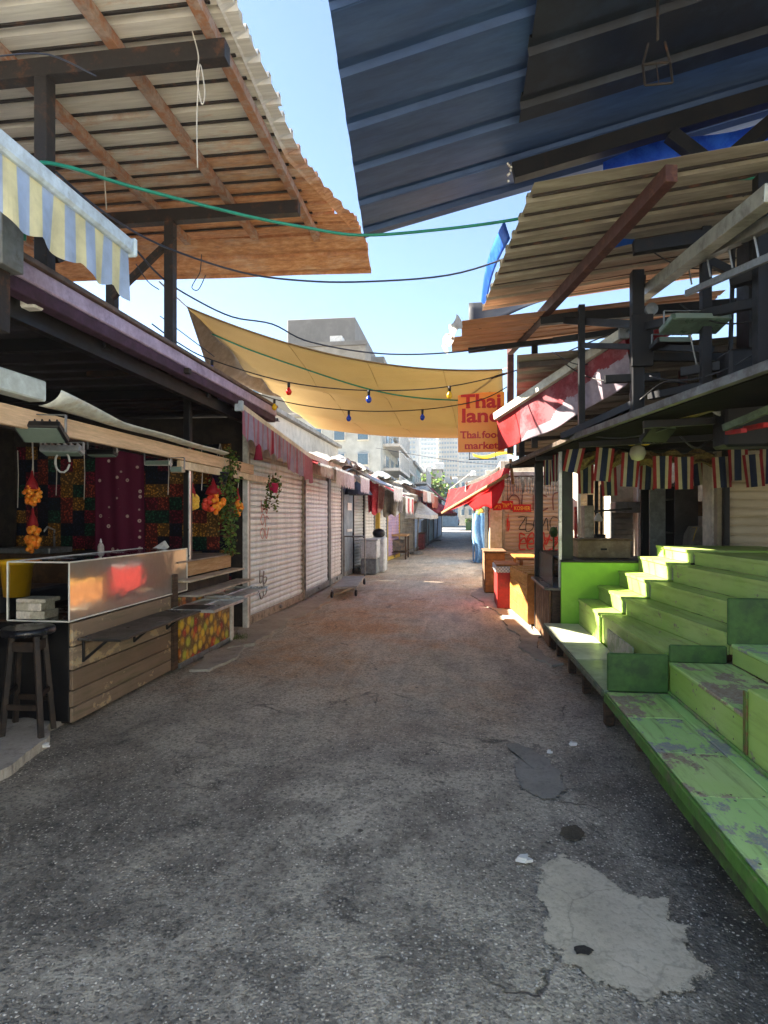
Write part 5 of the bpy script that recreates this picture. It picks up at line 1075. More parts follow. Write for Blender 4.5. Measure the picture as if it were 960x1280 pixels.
for k in range(7): m.ball((.40 + random.uniform(-.02, .02), 4.92 + random.uniform(-.05, .05), urz(.43) - .09 + random.uniform(-.06, .06)), .012, 6, 4)
m.build('bolt', ALU, ur)
# lamp frame hanging from it
c = W(822, 92, D=3.4); o = thing('lamp_frame', 'square wire lamp frame hanging under the dark slate roof', 'lamp', tuple(c)); m = MB(); w_ = .075
pts = [c + V((sx * w_, 0, sz * w_)) + V((0, .02 * sz, 0)) for sx, sz in ((-1, -1), (1, -1), (1, 1), (-1, 1))]
for k in range(4): m.beam(pts[k], pts[(k + 1) % 4], .012, .012)
m.beam(pts[3], pts[3] + V((.03, 0, .12)), .012, .012); m.beam(pts[2], pts[2] + V((-.03, 0, .12)), .012, .012); m.build('frame', STEEL, o); MB().beam(pts[0].lerp(pts[1], .5), pts[2].lerp(pts[3], .5), .006, .006).build('cross_wire', STEEL, o)
tube('hanger', o, STEEL, [c + V((0, 0, .19)), (c.x, c.y, urz(c.x) - .06)], .008)
# blue tarp seen between the two roofs
BT = mat('blue_tarp', '#1f63c8', '#3f86dc', .55, 2, .45, trans=.55, grime=.05, var=.15)
tag(MB().grid(lambda u, v: (1.2 + 2.6 * u, 5.2 + .25 * math.sin(u * 5) * v, urz(1.2 + 2.6 * u) - .06 - .75 * v + .05 * math.sin(u * 11)), 20, 5, .003).build('tarpaulin', BT, smooth=True), 'blue tarpaulin glowing between the dark slate roof and the tan roof', 'tarpaulin')
# tan roof below
r2 = thing('metal_roof', 'tan ribbed roof on black posts under the dark slate roof', 'roof', (2, 5.5, 0))
def r2z(x): return 3.86 + .10 * (x - .3)
y = 4.15; i = 0
while y < 6.5:
    xe = .50 - .11 * (y - 4.2); sheet('roof_sheet', r2, BEIGEROOF, (xe, y, r2z(xe) + .004 * (i % 2)), (1, -.03, .10), (0, 1, 0), 4.2, .82, .265, .04, wav=.003, sk=-.11); y += .8; i += 1
y = 4.3
while y < 6.6: beam('rib_shade_strip', r2, STEEL, (.52 - .11 * (y - 4.2), y, r2z(.5) - .012), (4.4, y - .1, r2z(4.4) - .012), .022, .018); y += .265  # same dark strips, shade of the ribs put in as shape
beam('oxide_beam', r2, REDBEAM, (1.34, 3.98, 3.79), (.64, 7.8, 3.74), .08, .11)
for a, b, w_, h_ in (((1.36, 4.9, 3.72), (3.5, 4.7, 3.86), .07, .1), ((.85, 6.45, 3.68), (3.6, 6.2, 3.72), .07, .1)): beam('purlin', r2, STEEL_B, a, b, w_, h_)
box('post', r2, STEEL_B, (1.50, 5.42, 2.43), (1.60, 5.52, 3.76)); box('post', r2, STEEL_B, (1.48, 5.37, 2.9), (1.66, 5.41, 3.35)); box('post', r2, STEEL_B, (2.05, 4.4, 2.46), (2.14, 4.49, 3.98)); box('post', r2, STEEL_B, (.86, 7.3, 2.42), (.93, 7.37, 3.66)); box('post', r2, STEEL_B, (3.4, 5.5, 2.5), (3.5, 5.6, 4.1)); box('post', r2, STEEL_B, (2.6, 5.4, 2.46), (2.75, 5.5, 4.05))
for a, b in (((1.1, 6.4, 3.65), (1.55, 5.5, 3.3)), ((1.55, 5.47, 2.6), (1.05, 6.3, 2.42)), ((2.1, 4.45, 3.1), (1.6, 5.4, 3.25)), ((1.5, 5.45, 3.0), (2.7, 5.45, 2.95)), ((2.7, 5.3, 3.3), (3.4, 4.6, 2.7)), ((1.75, 5.0, 2.75), (3.4, 4.3, 2.85)), ((1.28, 5.5, 2.82), (1.75, 5.5, 2.83))): beam('brace', r2, STEEL_B, a, b, .055, .07)
tag(MB().grid(lambda u, v: W(636 - 30 * u, 278 + 100 * u, D=5.1 + 1.5 * u) + V((-.04 - .05 * math.sin(math.pi * u) + .05 * v, 0, .02 - .16 * v * (1 - .3 * u))), 14, 4, .003).build('tarpaulin', BT, smooth=True), 'strip of blue tarpaulin folded over the street edge of the tan roof', 'tarpaulin')
tag(MB().grid(lambda u, v: W(586 + 96 * u, 379 - 5 * u + (2 + 32 * max(0, 1 - abs(u - .16) / .84) ** 1.3) * v, D=6.75 - .2 * v), 14, 4, .004).build('tarpaulin', mat('black_tarp', '#20242c', rough=.5), smooth=True), 'black plastic flap hanging from the street corner of the tan roof', 'tarpaulin')
# ochre roof behind
r3 = thing('metal_roof', 'short ochre ribbed roof jutting over the street behind the tan roof', 'roof', (1, 7, 0))
for i in range(2): sheet('roof_sheet', r3, OCHREROOF, (.02 - .12 * i, 6.3 + .58 * i, 3.66 + .004 * i), (1, -.02, .07), (0, 1, 0), 2.6, .6, .2, .03, wav=.004)
MB().grid(lambda u, v: (.0 - .20 * u - .04 + .06 * v + .02 * math.sin(u * 15), 6.3 + 1.15 * u, 3.73 - .10 * v + .02 * math.sin(u * 22 + v * 3)), 16, 4, .004).build('torn_edge', WHC, r3)
box('post', r3, REDBEAM, (.60, 7.68, 2.4), (.68, 7.76, 3.66)); beam('purlin', r3, STEEL_B, (.1, 7.3, 3.62), (2.5, 7.2, 3.78), .05, .06)
# brown lower roof
r4 = thing('metal_roof', 'wide brown ribbed roof low over the food stall yard', 'roof', (2.5, 8.5, 0))
y = 6.2; i = 0
def r4z(x, y): return 3.25 - .093 * (y - 6.2) + .05 * (x - .6)
def r4x(y): return .58 + .09 * (y - 6.2)
while y < 11.2:
    sheet('roof_sheet', r4, BEIGEROOF, (r4x(y), y, r4z(r4x(y), y) + .004 * (i % 2)), (1, -.02, .05), (0, 1, -.093), 4.9, .95, .3, .03, wav=.003, sk=.09); y += .92; i += 1
for y in (6.4, 7.6, 8.8, 10.0, 11.2): beam('purlin', r4, mat('purlin_brown', '#4a3a2e', '#33291f', .5, 4), (r4x(y) + .02, y, r4z(.6, y) - .04), (5.1, y, r4z(5.1, y) - .04), .05, .06)
for x, y in ((.86, 8.9), (4.9, 7.0), (4.9, 10.6)): box('post', r4, STEEL_B, (x, y - .04, 0 if x > 1 else 2.37), (x + .08, y + .04, r4z(x, y) - .02))
box('post', r4, REDBEAM, (2.45, 7.0, 2.5), (2.53, 7.08, 3.24))
# retracted awning cassettes
rc = thing('retracted_awning', 'retracted awning with long aluminium cassette and folded arm over the food stall', 'awning', (1.8, 4.5, 3.3))
a, b = W(968, 240, X=1.7), W(800, 372, X=1.72)
CASS = mat('cassette_alu', '#a5a496', '#7d7b70', .55, 3, .4, .4)
beam('cassette', rc, CASS, a, b, .10, .10); a2, b2 = a + V((.14, 0, -.09)), b + V((.1, -.75, -.03)); beam('roller', rc, mat('roller_alu', '#8b897b', '#6d6a60', .5, 3, .4, .4), a2, b2, .07, .07); beam('arm', rc, GREYMETAL, a + V((.2, 0, -.26)), b + V((.1, -.9, -.3)), .03, .05)
for k in range(4): q = a2.lerp(b2, .3 + .2 * k); beam('strut', rc, GREYMETAL, q, q + V((.03, 0, -.17)), .012, .012)
beam('hanger', rc, STEEL_B, a2.lerp(b2, .25), a2.lerp(b2, .25) + V((.3, .1, .45)), .05, .05); beam('hanger', rc, STEEL_B, b + V((0, -.05, 0)), V((1.6, 5.45, 3.7)), .04, .04)
# red and white awning edge
ra = thing('red_awning', 'red and white awning edge with pale front bar hanging over the street', 'awning', (1, 7.4, 2.8))
a, b = W(778, 417, D=5.6), W(619, 521, D=7.3); beam('front_bar', ra, mat('bar_pale', '#c4c2b4', '#a3a090', .6, 4, .45), a, b, .06, .09); box('end_cap', ra, GREYMETAL, a + V((-.04, -.05, -.06)), a + V((.05, -.005, .07)))
tube('crank', ra, GREYMETAL, [a + V((.02, -.06, 0)), a + V((.12, -.25, .12)), a + V((.17, -.3, .1))], .012); MB().lathe([(.02, -.02), (.055, -.015), (.055, .015), (.02, .02)], a + V((.17, -.3, .12)), 14, (0, 1, 0)).build('crank_wheel', GREYMETAL, ra)
RWH, RRED, RPK = mat('awn_white', '#b9aab4', '#a48d95', .55, 3, .9, trans=.3), mat('awn_red', '#c22a2a', '#b0383c', .5, 3, .85, trans=.4, grime=.1), mat('awn_rose', '#9c444c', '#b06a70', .5, 2.5, .9, trans=.35)
def rv(u, v):
    p = a.lerp(b, u); dr = .36 + .10 * math.sin(math.pi * u * .9 + .2)
    return p + V((.02 + .025 * math.sin(u * 15) * v + .08 * v * (1 - u), .03 * math.sin(u * 24) * v - .0, -.05 - dr * v))
MB().grid(rv, 120, 28, .003, mi=lambda i, j: 1 if i > 92 else (0 if j / 28 > .30 + .62 * (i / 92) ** 1.6 + .05 * math.sin(i * .21) + .03 * math.sin(i * .5) else 2)).build('valance', [RWH, RRED, RPK], ra, smooth=True)
MB().grid(lambda u, v: a.lerp(b, u) + V((.9 * v, .05, .25 * v - .06 * math.sin(math.pi * v))), 12, 4, .003).build('canopy_cloth', RRED, ra, smooth=True)
# ------------------------------------------------ lamps, camera, jar in the eaves
flood(868, 405, 4.6, .46, .05, .22, R(-14), R(8), 'broad glass floodlight with metal tray under the tan roof', .1, mat('lamp_green', '#5f7a6a', '#4a5f52', .5, 5, .3))
flood(838, 430, 5.0, .30, .05, .16, R(-10), R(8), 'dark work lamp with yellow marks below the broad glass floodlight', .08)
flood(822, 542, 5.2, .26, .05, .18, R(-35), R(20), 'black floodlight with green lens under the stall eave', .1)
flood(700, 470, 7.4, .34, .03, .05, R(0), R(-12), 'thin dark strip lamp under the brown roof', .06)
c = W(890, 455, D=5.2); o = thing('security_camera', 'white dome security camera on a bracket under the brown roof', 'camera', tuple(c)); MB().lathe([(.005, -.05), (.04, -.03), (.055, 0), (.055, .03), (.03, .05)], c, 16).build('dome', WHITEPAINT, o, smooth=True); MB().lathe([(.0, -.055), (.02, -.05), (.025, -.038)], c, 12).build('lens', BLACK, o, smooth=True); beam('bracket', o, WHITEPAINT, c + V((.03, 0, .03)), c + V((.18, .05, .02)), .03, .02); beam('mount', o, STEEL_B, c + V((.17, .05, .02)), V((c.x + .2, c.y + .05, r2z(c.x) - .0)), .03, .03)
c = W(797, 567, D=6.3); o = thing('jar_lamp', 'round glass jar lamp with yellow bow hanging over the tiered stand', 'lamp', tuple(c)); MB().lathe([(.01, -.08), (.06, -.06), (.085, 0), (.07, .06), (.04, .085)], c, 18).build('jar', mat('jar_glass', '#b9b9a8', rough=.12, var=.1, grime=.05, trans=.4), o, smooth=True)
m = MB(); [m.ball(c + V((sx * .07, -.02, .13)), .06, 8, 6, (1.2, .5, .8)) for sx in (-1, 1)]; m.build('bow', mat('bow_yellow', '#d9b824', trans=.3, grime=.05), o, smooth=True); tube('cord', o, BLACK, [c + V((0, 0, .08)), (c.x, c.y, 2.36)], .006)
# hanging pipes, conduit and clutter under the eaves
CL = [mat('conduit_grey', '#8c8f8c', rough=.5), BLACK, mat('conduit_dark', '#33353a', rough=.5)]
def cable(lab, pts, r, mt, grp=None, k=5): return tag(MB().tube(smoothpts(pts, k), r, 6).build('cable', mt, smooth=True), lab, 'cable', grp)
cable('grey conduit curling across the dark stall eave', [W(x, y, D=4.6) for x, y in ((905, 520), (893, 515), (889, 505), (900, 515), (915, 510), (930, 490), (945, 480))], .012, CL[0])
cable('thin grey cord dropping from the broad floodlight to the eave', [W(862, 415, D=4.7), W(872, 460, D=4.7), W(885, 505, D=4.7), W(890, 512, D=4.7)], .006, CL[0])
cable('black cable slung between the stall eave and the black posts', [W(x, y, D=5) for x, y in ((800, 500), (830, 478), (860, 480), (885, 486), (920, 470))], .008, CL[1])
cable('black cable looping under the stall eave', [W(x, y, D=4.8) for x, y in ((850, 545), (870, 560), (900, 545), (930, 560), (965, 545))], .008, CL[1])
for i, (x0, y0, x1, y1, d, w_, mt, lab) in enumerate(((840, 512, 900, 494, 5.0, .06, GREYMETAL, 'grey slotted rail lying along the stall eave'), (905, 535, 965, 510, 4.3, .05, mat('rail_green', '#5a6a52', '#3f4a3a', .5, 4), 'greenish rail running along the dark eave'), (910, 541, 930, 538, 4.4, .03, RRED, 'short red strip tucked under the dark eave'), (932, 536, 958, 531, 4.4, .035, RRED, 'long red strip tucked under the dark eave'), (845, 525, 890, 510, 4.9, .05, mat('label_yellow', '#8a8432', '#5f5c28', .5, 8), 'yellowish printed band wrapped on the eave rail'))):
    tag(MB().beam(W(x0, y0, D=d), W(x1, y1, D=d - .35), .04, w_).build('rail', mt), lab, 'rail')
o = thing('electric_cabinet', 'dark bundle of switch boxes mounted under the stall eave', 'switch box', W(930, 480, D=4.4))
for (x0, y0, x1, y1, d) in ((905, 500, 965, 440, 4.5), (930, 440, 950, 300, 4.7), (900, 560, 970, 505, 4.6)):
    p, q = W(x0, y0, D=d), W(x1, y1, D=d); box('case', o, STEEL_B, (p.x, p.y - .1, p.z), (q.x, p.y + .15, q.z), .02)

# ================================================================== Thai market sign
YSG = 8.4; a, b = W(572.5, 565.5, Y=YSG), W(630.5, 490, Y=YSG)
def signmat():
    t = NT('sign_orange'); sp = t.n('SeparateXYZ', {0: t.pos}); f = t.math('DIVIDE', t.math('SUBTRACT', sp.outputs[2], a.z), b.z - a.z)
    col = t.mix(t.ramp(t.noise(4, 4), [(.4, 0.), (.7, .4)]), C('#ff9426'), C('#f2ac38')); col = t.mix(t.ramp(t.noise(3, 5, .6, t.P((1, 1, 1), (2, 2, 2))), [(.5, 0.), (.75, .5)]), col, C('#ff7a22')); return t.bsdf(col, .35, spec=.5)
sg = thing('market_sign', 'orange hanging sign reading Thai land Thai food market in red letters', 'sign', (a.x, YSG, a.z))
box('board', sg, signmat(), (a.x, YSG - .015, a.z), (b.x, YSG + .015, b.z), .004); LR = mat('letter_red', '#d01408', var=.1, rough=.4, grime=0)
H = b.z - a.z; Wd = b.x - a.x; cxs = (a.x + b.x) / 2
def serif(body, size, z, off, squeeze=1.0):
    o = text(body, size, LR, sg, (cxs, YSG - .018, a.z + z), off=off, ext=.003)
    xs = [v.co.x for v in o.data.vertices]; o.scale = (min(1.25, Wd * squeeze / (max(xs) - min(xs))), 1, 1); return o
def slab(zb, zt, xs, w_):     # serif feet and heads added to the block letters
    m = MB()
    for x in xs: m.box((a.x + x * Wd - w_, YSG - .0225, a.z + zb), (a.x + x * Wd + w_, YSG - .0165, a.z + zb + .016), .001)
    m.build('serif', LR, sg)
serif('Thai', H * .32, H * .745, .008, .86); serif('land', H * .32, H * .505, .008, .84); serif('Thai food', H * .165, H * .235, .0035, .9); serif('market', H * .165, H * .055, .0035, .72)
slab(H * .742, 0, (.22, .44, .56, .9), .03); slab(H * .502, 0, (.12, .46, .60), .03); slab(H * .23, 0, (.14, .24, .32, .47), .014); slab(H * .05, 0, (.19, .25, .31, .56, .68), .012)
for x in (a.x + .12, b.x - .2): tube('hook', sg, STEEL, [(x, YSG, b.z), (x, YSG, b.z + .09)], .006)
beam('bracket', sg, STEEL, (a.x + .08, YSG, b.z + .09), (.64, 7.75, b.z + .12), .025, .025); beam('bracket', sg, STEEL, (a.x + .15, YSG, a.z - .10), (b.x - .1, YSG, a.z - .10), .015, .015)
for x in (a.x + .16, b.x - .12): tube('hook', sg, STEEL, [(x, YSG, a.z), (x, YSG, a.z - .09)], .005)
tag(MB().grid(lambda u, v: W(592 + 52 * u, 574 + 3 * math.sin(u * 6), D=12.2) + V((0, .8 * v, .06 + .14 * v)), 12, 3, .004).build('tarpaulin', mat('yellow_tarp', '#d8b81c', var=.1, trans=.4, grime=.05), smooth=True), 'bright yellow plastic sheet on the roof below the Thai market sign', 'tarpaulin')

# ================================================================== tan shade sail
A, B_, C_, D_ = W(234, 384, D=7.1), W(628, 462, D=7.7), W(632, 545, D=11.6), W(395, 535, D=12.4)
SAIL = NT('tan_cloth'); cl = SAIL.mix(SAIL.ramp(SAIL.noise(1.2, 5), [(.35, 0.), (.7, .45)]), C('#d2c092'), C('#b8a478'))
SAILM = SAIL.bsdf(cl, .9, 0, SAIL.noise(3, 4, .6, SAIL.P((1, 4, 1))), .4, .03, .2, trans=.3)
def sail(u, v):
    p = A.lerp(B_, u).lerp(D_.lerp(C_, u), v)
    fold = .09 * math.sin(v * 15 + u * 4) * (1 - u) * (.3 + u) * 1.6 + .05 * math.sin(v * 33 + u * 7) * (1 - u) ** 2 + .03 * math.sin(v * 24 - u * 9) * u
    return p + V((0, -.75 * u * (1 - u) * (1 - v) * 0, -.95 * u * (1 - u) * (1 - .55 * v) - .25 * math.sin(math.pi * v) * (.3 + .7 * u) + fold * math.sin(math.pi * min(1, v * 1.2))))
so = thing('shade_sail', 'large tan shade sail slung across the street from the canopy post', 'shade sail', tuple(A)); MB().grid(sail, 48, 30, .004).build('sail_cloth', SAILM, so, smooth=True)
E_ = W(262, 468, D=8.3); F_ = sail(0, .45)
MB().grid(lambda u, v: A.lerp(E_.lerp(V(sail(0, .62)), v), u) + V((.0, .0, .03 * math.sin(v * 7) * u)), 14, 8, .004).build('side_flap', mat('flap_shaded', '#8a7f70', '#746a5c', .5, 2, .9, trans=.15), so, smooth=True)  # same cloth as the sail, its shade painted in as darker taupe
tube('tie_rope', so, CORD, [A, W(199, 352, D=5.7)], .008); tube('tie_rope', so, CORD, [B_, (.64, 7.7, 3.5)], .008); tube('tie_rope', so, CORD, [C_, (.75, 11.2, 3.15)], .008)
for k in (.3, .55, .8): MB().tube([V(sail(k, j / 16)) - V((0, 0, .004)) for j in range(17)], .004, 4).build('seam', mat('seam_brown', '#b59c68'), so)
MB().tube([sail(i / 20, 0) for i in range(21)], .012, 5).build('hem_rope', mat('hem', '#8a6c40'), so)

# ================================================================== cables and string lights
GC, DC = mat('green_cable', '#1f8a72', rough=.45, grime=.1), mat('dark_cable', '#2b3040', rough=.5, grime=.1)
cable('thick green cable slung across the street from the rusting canopy', [W(x, y, D=d) for x, y, d in ((30, 300, 3.6), (36, 225, 3.65), (45, 204, 3.7), (90, 210, 3.9), (160, 232, 4.2), (300, 268, 4.7), (380, 284, 4.9), (450, 294, 5.0), (540, 288, 5.0), (640, 275, 4.9), (720, 257, 4.7), (800, 240, 4.5), (900, 225, 4.3), (960, 222, 4.2))], .0125, GC)
cable('dark cable sagging across the street under the green cable', [W(x, y, D=d) for x, y, d in ((70, 215, 3.9), (125, 262, 4.3), (200, 306, 5.0), (300, 340, 5.4), (380, 351, 5.6), (460, 352, 5.7), (560, 344, 5.7), (640, 320, 5.5), (720, 285, 5.1), (800, 240, 4.6))], .009, DC)
cable('dark cable looping down from the canopy post across the shade sail', [W(x, y, D=d) for x, y, d in ((160, 300, 5.0), (200, 345, 5.6), (240, 372, 6.2), (290, 396, 6.6), (340, 405, 6.8), (380, 425, 6.9), (440, 438, 7), (500, 443, 7), (570, 440, 7), (640, 430, 7.4))], .009, DC)
cable('teal rope lying along the underside of the shade sail', [V(sail(u, .12 + .1 * u)) + V((0, 0, -.02)) for u in [i / 10 for i in range(11)]], .01, GC)
s1p = [(190, 405, 5.6), (225, 430, 6.2), (265, 450, 6.6), (361, 478, 6.9), (461, 488, 7), (562, 483, 7.1), (658, 459, 7.0), (775, 412, 5.7)]
s2p = [(262, 465, 7.6), (343, 499, 7.9), (436, 513, 8), (528, 512, 8.2), (600, 500, 8.2), (640, 480, 7.9)]
bulbs = {'blue': mat('bulb_blue', '#2340a8', rough=.15, grime=0, var=.05), 'red': mat('bulb_red', '#d8201c', rough=.15, grime=0, var=.05), 'yellow': mat('bulb_yellow', '#e0b020', rough=.15, grime=0, var=.05), 'green': mat('bulb_green', '#1f6a3a', rough=.15, grime=0, var=.05)}
for sp_, lab, bl in ((s1p, 'string light cable crossing the street below the shade sail to the red awning', {2: 'blue', 3: 'red', 4: 'blue', 5: 'yellow', 6: 'green'}), (s2p, 'string light cable hanging lower behind the first light string', {1: 'yellow', 2: 'blue', 3: 'blue'})):
    t = thing('light_string', lab, 'light string', tuple(W(*sp_[0][:2], D=sp_[0][2]))); tube('cable', t, BLACK, smoothpts([W(x, y, D=d) for x, y, d in sp_], 6), .007, 5)
    for k, cname in bl.items():
        c = W(sp_[k][0], sp_[k][1], D=sp_[k][2]); b0 = MB().lathe([(.016, .0), (.018, -.02), (.016, -.06)], c, 10).build('socket', BLACK, t, smooth=True)
        MB().lathe([(.012, -.06), (.02, -.075), (.034, -.1), (.034, -.12), (.02, -.145), (.002, -.15)], c, 14).build('bulb', bulbs[cname], b0, smooth=True)
WCORD = mat('pale_wire', '#bfb8ac', grime=.1)
cable('pale wire knotted and dangling from the canopy cross beam', [W(x, y, D=3.66) for x, y in ((240, 38, ), (248, 70), (246, 95), (252, 130), (256, 115), (250, 80), (247, 120), (246, 160), (247, 210))], .004, WCORD)
cable('thin wire with a hook dangling from the canopy rafter', [W(x, y, D=5.2) for x, y in ((116, 190), (124, 195), (130, 188), (131, 225), (133, 262))], .005, WCORD)
cable('bare wire loop dangling below the canopy lip', [W(x, y, D=6.3) for x, y in ((252, 318), (250, 340), (243, 352), (240, 360), (248, 362), (257, 344))], .005, DC)
for i, (x0, y0, x1, y1, x2, y2, d, lab) in enumerate(((0, 70, 60, 68, 120, 95, 3.4, 'thin dark wire along the canopy beam'), (170, 330, 185, 352, 199, 362, 5.6, 'dark wire tied to the slender canopy post'), (200, 395, 240, 425, 268, 446, 6.2, 'second dark wire tied to the slender canopy post'), (470, 560, 560, 575, 640, 583, 14, 'thin wire crossing the street beyond the shade sail'), (690, 440, 735, 455, 795, 400, 6, 'thin wire between the roof posts over the red awning'))): cable(lab, [W(x0, y0, D=d), W(x1, y1, D=d), W(x2, y2, D=d)], .005, DC)

# extra struts and slack wires in the roof posts on the food stall side
ex = thing('post_frame', 'black steel frame of struts between the tan roof and the stall eave', 'steel frame', (2.2, 5.2, 2.45))
for a, b, w_ in (((1.2, 6.1, 2.44), (1.2, 6.1, 3.7), .06), ((1.9, 4.9, 2.47), (1.9, 4.9, 3.85), .07), ((1.2, 6.1, 3.3), (1.95, 4.9, 2.9), .05), ((1.9, 4.9, 3.6), (2.75, 4.7, 3.0), .06), ((2.3, 4.2, 2.48), (2.3, 4.2, 3.9), .09), ((1.6, 5.3, 2.62), (2.9, 4.0, 2.68), .06), ((1.0, 6.6, 3.5), (2.2, 6.3, 3.55), .06), ((1.95, 4.6, 3.3), (2.9, 4.1, 3.42), .08)): beam('strut', ex, STEEL_B, a, b, w_, w_)
random.seed(77)
for i, (x0, y0, x1, y1, d0, d1, s_) in enumerate(((800, 300, 905, 330, 5.2, 4.6, .12), (690, 440, 800, 470, 6.4, 5.3, .15), (812, 470, 960, 430, 5.0, 4.2, .12), (815, 520, 930, 500, 5.0, 4.5, .10), (740, 545, 870, 520, 5.8, 4.8, .08), (850, 380, 955, 395, 4.7, 4.2, .10))):
    cable(('slack wire between the tan roof posts', 'slack wire from the ochre roof to the black post', 'slack wire across the dark eave boxes', 'slack wire under the slotted eave rail', 'slack wire along the stall eave pipe', 'slack wire behind the broad glass floodlight')[i], sag(W(x0, y0, D=d0), W(x1, y1, D=d1), s_, 8), .006, CL[1] if i % 2 else CL[2])

# ================================================================== far end of the street
random.seed(41)
ra2 = thing('red_awning', 'drooping bright red awning on a wooden pole past the kosher sign', 'awning', (.5, 13, 2))
u0, u1, l0, l1 = W(638, 580, D=11.2), W(561, 612, D=16.5), W(634, 594, D=10.6), W(553, 641, D=15.2)
tube('pole', ra2, WOOD, [l0, l1], .035); BR = mat('bright_red_cloth', '#cf2a2e', '#dc5a58', .58, 1.5, .8, trans=.5, grime=.04); BR2 = mat('scarlet_cloth', '#d41a1c', var=.1, rough=.8, trans=.5, grime=.03)
MB().grid(lambda u, v: u0.lerp(u1, u).lerp(l0.lerp(l1, u), v) + V((0, 0, -.18 * math.sin(math.pi * v) * (.5 + .5 * math.sin(u * 6)) - .1 * math.sin(math.pi * u))), 18, 8, .004).build('cloth', BR, ra2, smooth=True)
MB().grid(lambda u, v: l0.lerp(l1, .05 + .62 * u) + V((.03, .1 * math.sin(u * 9), -.02 - (.58 * min(1, .25 + 3.2 * u) * max(0, 1 - u) ** .9 + .05 * math.sin(u * 13)) * v)), 16, 6, .004).build('hanging_cloth', BR2, ra2, smooth=True)
tube('rope', ra2, CORD, [u1, W(590, 590, D=15)], .01); tube('pole', ra2, WOOD, [(u0.x + .05, u0.y, 2.2), u0 + V((0, 0, .1))], .03)
# tarp wrapped stall
LBT = mat('light_blue_tarp', '#7fb0dc', '#a8cbe6', .55, 2, .5, trans=.25, grime=.05)
o = thing('wrapped_stall', 'stall corner wrapped in light blue plastic sheet past the brown crate', 'stall', (.9, 20.5, 0)); a, b = W(592, 699, Y=20.6), W(611, 699, Y=20.6)
MB().grid(lambda u, v: (a.x + (b.x - a.x) * u + .06 * math.sin(v * 7) * (1 - u), 20.4 + .08 * math.sin(u * 17 + v * 3) + .1 * v, 1.68 * v + .02), 24, 12, .004).build('sheet', LBT, o, smooth=False); box('frame', o, mat('blue_panel', '#2f5f9a', '#284c7c', .5, 2), (b.x - .25, 20.62, 0), (b.x + .7, 21.6, 1.65)); MB().grid(lambda u, v: (a.x + .02 * math.sin(u * 9 + v * 4), 20.5 + 1.6 * u, 1.66 * v + .02), 12, 6, .004).build('sheet', LBT, o)
m = MB(); 
for k in range(26): m.ball((a.x + random.uniform(0, .6), 20.4 + random.uniform(0, .6), 1.75 + random.uniform(-.05, .28)), random.uniform(.05, .11), 6, 4, mi=random.randrange(4))
m.build('goods', [RRED, WHC, YELP, GREEN], o, kind='stuff')
RFR = [(14.2, .7, .95), (17, .72, 1.0), (23, 1.0, 1.1), (28, 1.0, 1.1), (34, 1.05, 1.1), (42, 1.1, 1.2), (52, 1.2, 1.2)]
RL = [('cream shop front behind the cream door post', CREAM), ('grey shop front hidden by the red awning pole', GREYS), ('tan shop front past the light blue plastic sheet', TAG), ('blue shop front further along the tarp-wrapped stall row', BLUES), ('pale shop front deep in the tarp-wrapped stall row', GREYS2), ('teal shop front near the cross road on the crate side', TEALS)]
for i in range(6):
    y0, x0, _ = RFR[i]; y1, x1, _ = RFR[i + 1]
    if i == 0: x0, x1 = .95, 1.0
    t = shop((x1, y1 - .1), (x0, y0), 2.4, RL[i][1], RL[i][0], 18, parts=False, wallh=2.9, deep=3)
    if i != 1: awning(t, 0, .1, y1 - y0 - .2, 2.8, .8, .4, [[WHC], [REDA], [WHC], [TAUPE], [SALM], [WHC]][i], .25, .1, .06)
for i, (px, Y, lab) in enumerate(((588, 33, 'white crate of goods under the far awnings'), (592, 27, 'small goods table under the far awnings'))):
    c = G(px, 645 + 740 * 1.6 / Y); o = thing('goods_table', lab, 'table', tuple(c)); box('top', o, WOOD, (c.x, c.y - .5, .8), (c.x + .8, c.y + .5, .86)); box('body', o, TARPS[i], (c.x + .05, c.y - .45, 0), (c.x + .75, c.y + .45, .799))
    m = MB(); [m.ball((c.x + random.uniform(.05, .7), c.y + random.uniform(-.4, .4), .92), .08, 6, 4, mi=random.randrange(3)) for k in range(30)]; m.build('goods', [RRED, YELP, GREEN], o, kind='stuff')
# ------------------------------------------------ buildings
def windows(t, wl, x0, x1, z0, z1, y, nx, nz, mt, fm, wd=.6, hd=.6, side=0, depth=.12):
    """window parts set in the wall plane; side 0 faces -y (towards the market), side 1 faces +x"""
    wm = None; dx, dz = (x1 - x0) / nx, (z1 - z0) / nz; w_, h_ = dx * wd / 2, dz * hd / 2
    for i in range(nx):
        for j in range(nz):
            cx, cz = x0 + dx * (i + .5), z0 + dz * (j + .5)
            if wm is None:
                m = MB()
                if side == 0: m.box((-w_, -depth, -h_), (w_, depth * .4, h_), .02, mi=1); m.box((-w_ * .86, -depth - .03, -h_ * .88), (w_ * .86, -depth + .02, h_ * .88), .005, mi=0)
                else: m.box((-depth * .4, -w_, -h_), (depth, w_, h_), .02, mi=1); m.box((depth - .02, -w_ * .86, -h_ * .88), (depth + .03, w_ * .86, h_ * .88), .005, mi=0)
                wm = m.build('window', [mt, fm], t, True); wm.location = V((cx, y, cz)) - ORG[t.name] if side == 0 else V((y, cx, cz)) - ORG[t.name]
            else: share(wm, 'window', t, V((cx, y, cz)) - ORG[t.name] if side == 0 else V((y, cx, cz)) - ORG[t.name])
GLF = mat('tower_glass', '#93a4ae', rough=.25, var=.1, grime=0); GLS = mat('window_glass', '#5f7686', rough=.12, var=.2, grime=.1); FRM = mat('window_frame', '#d8d6cf', rough=.5)
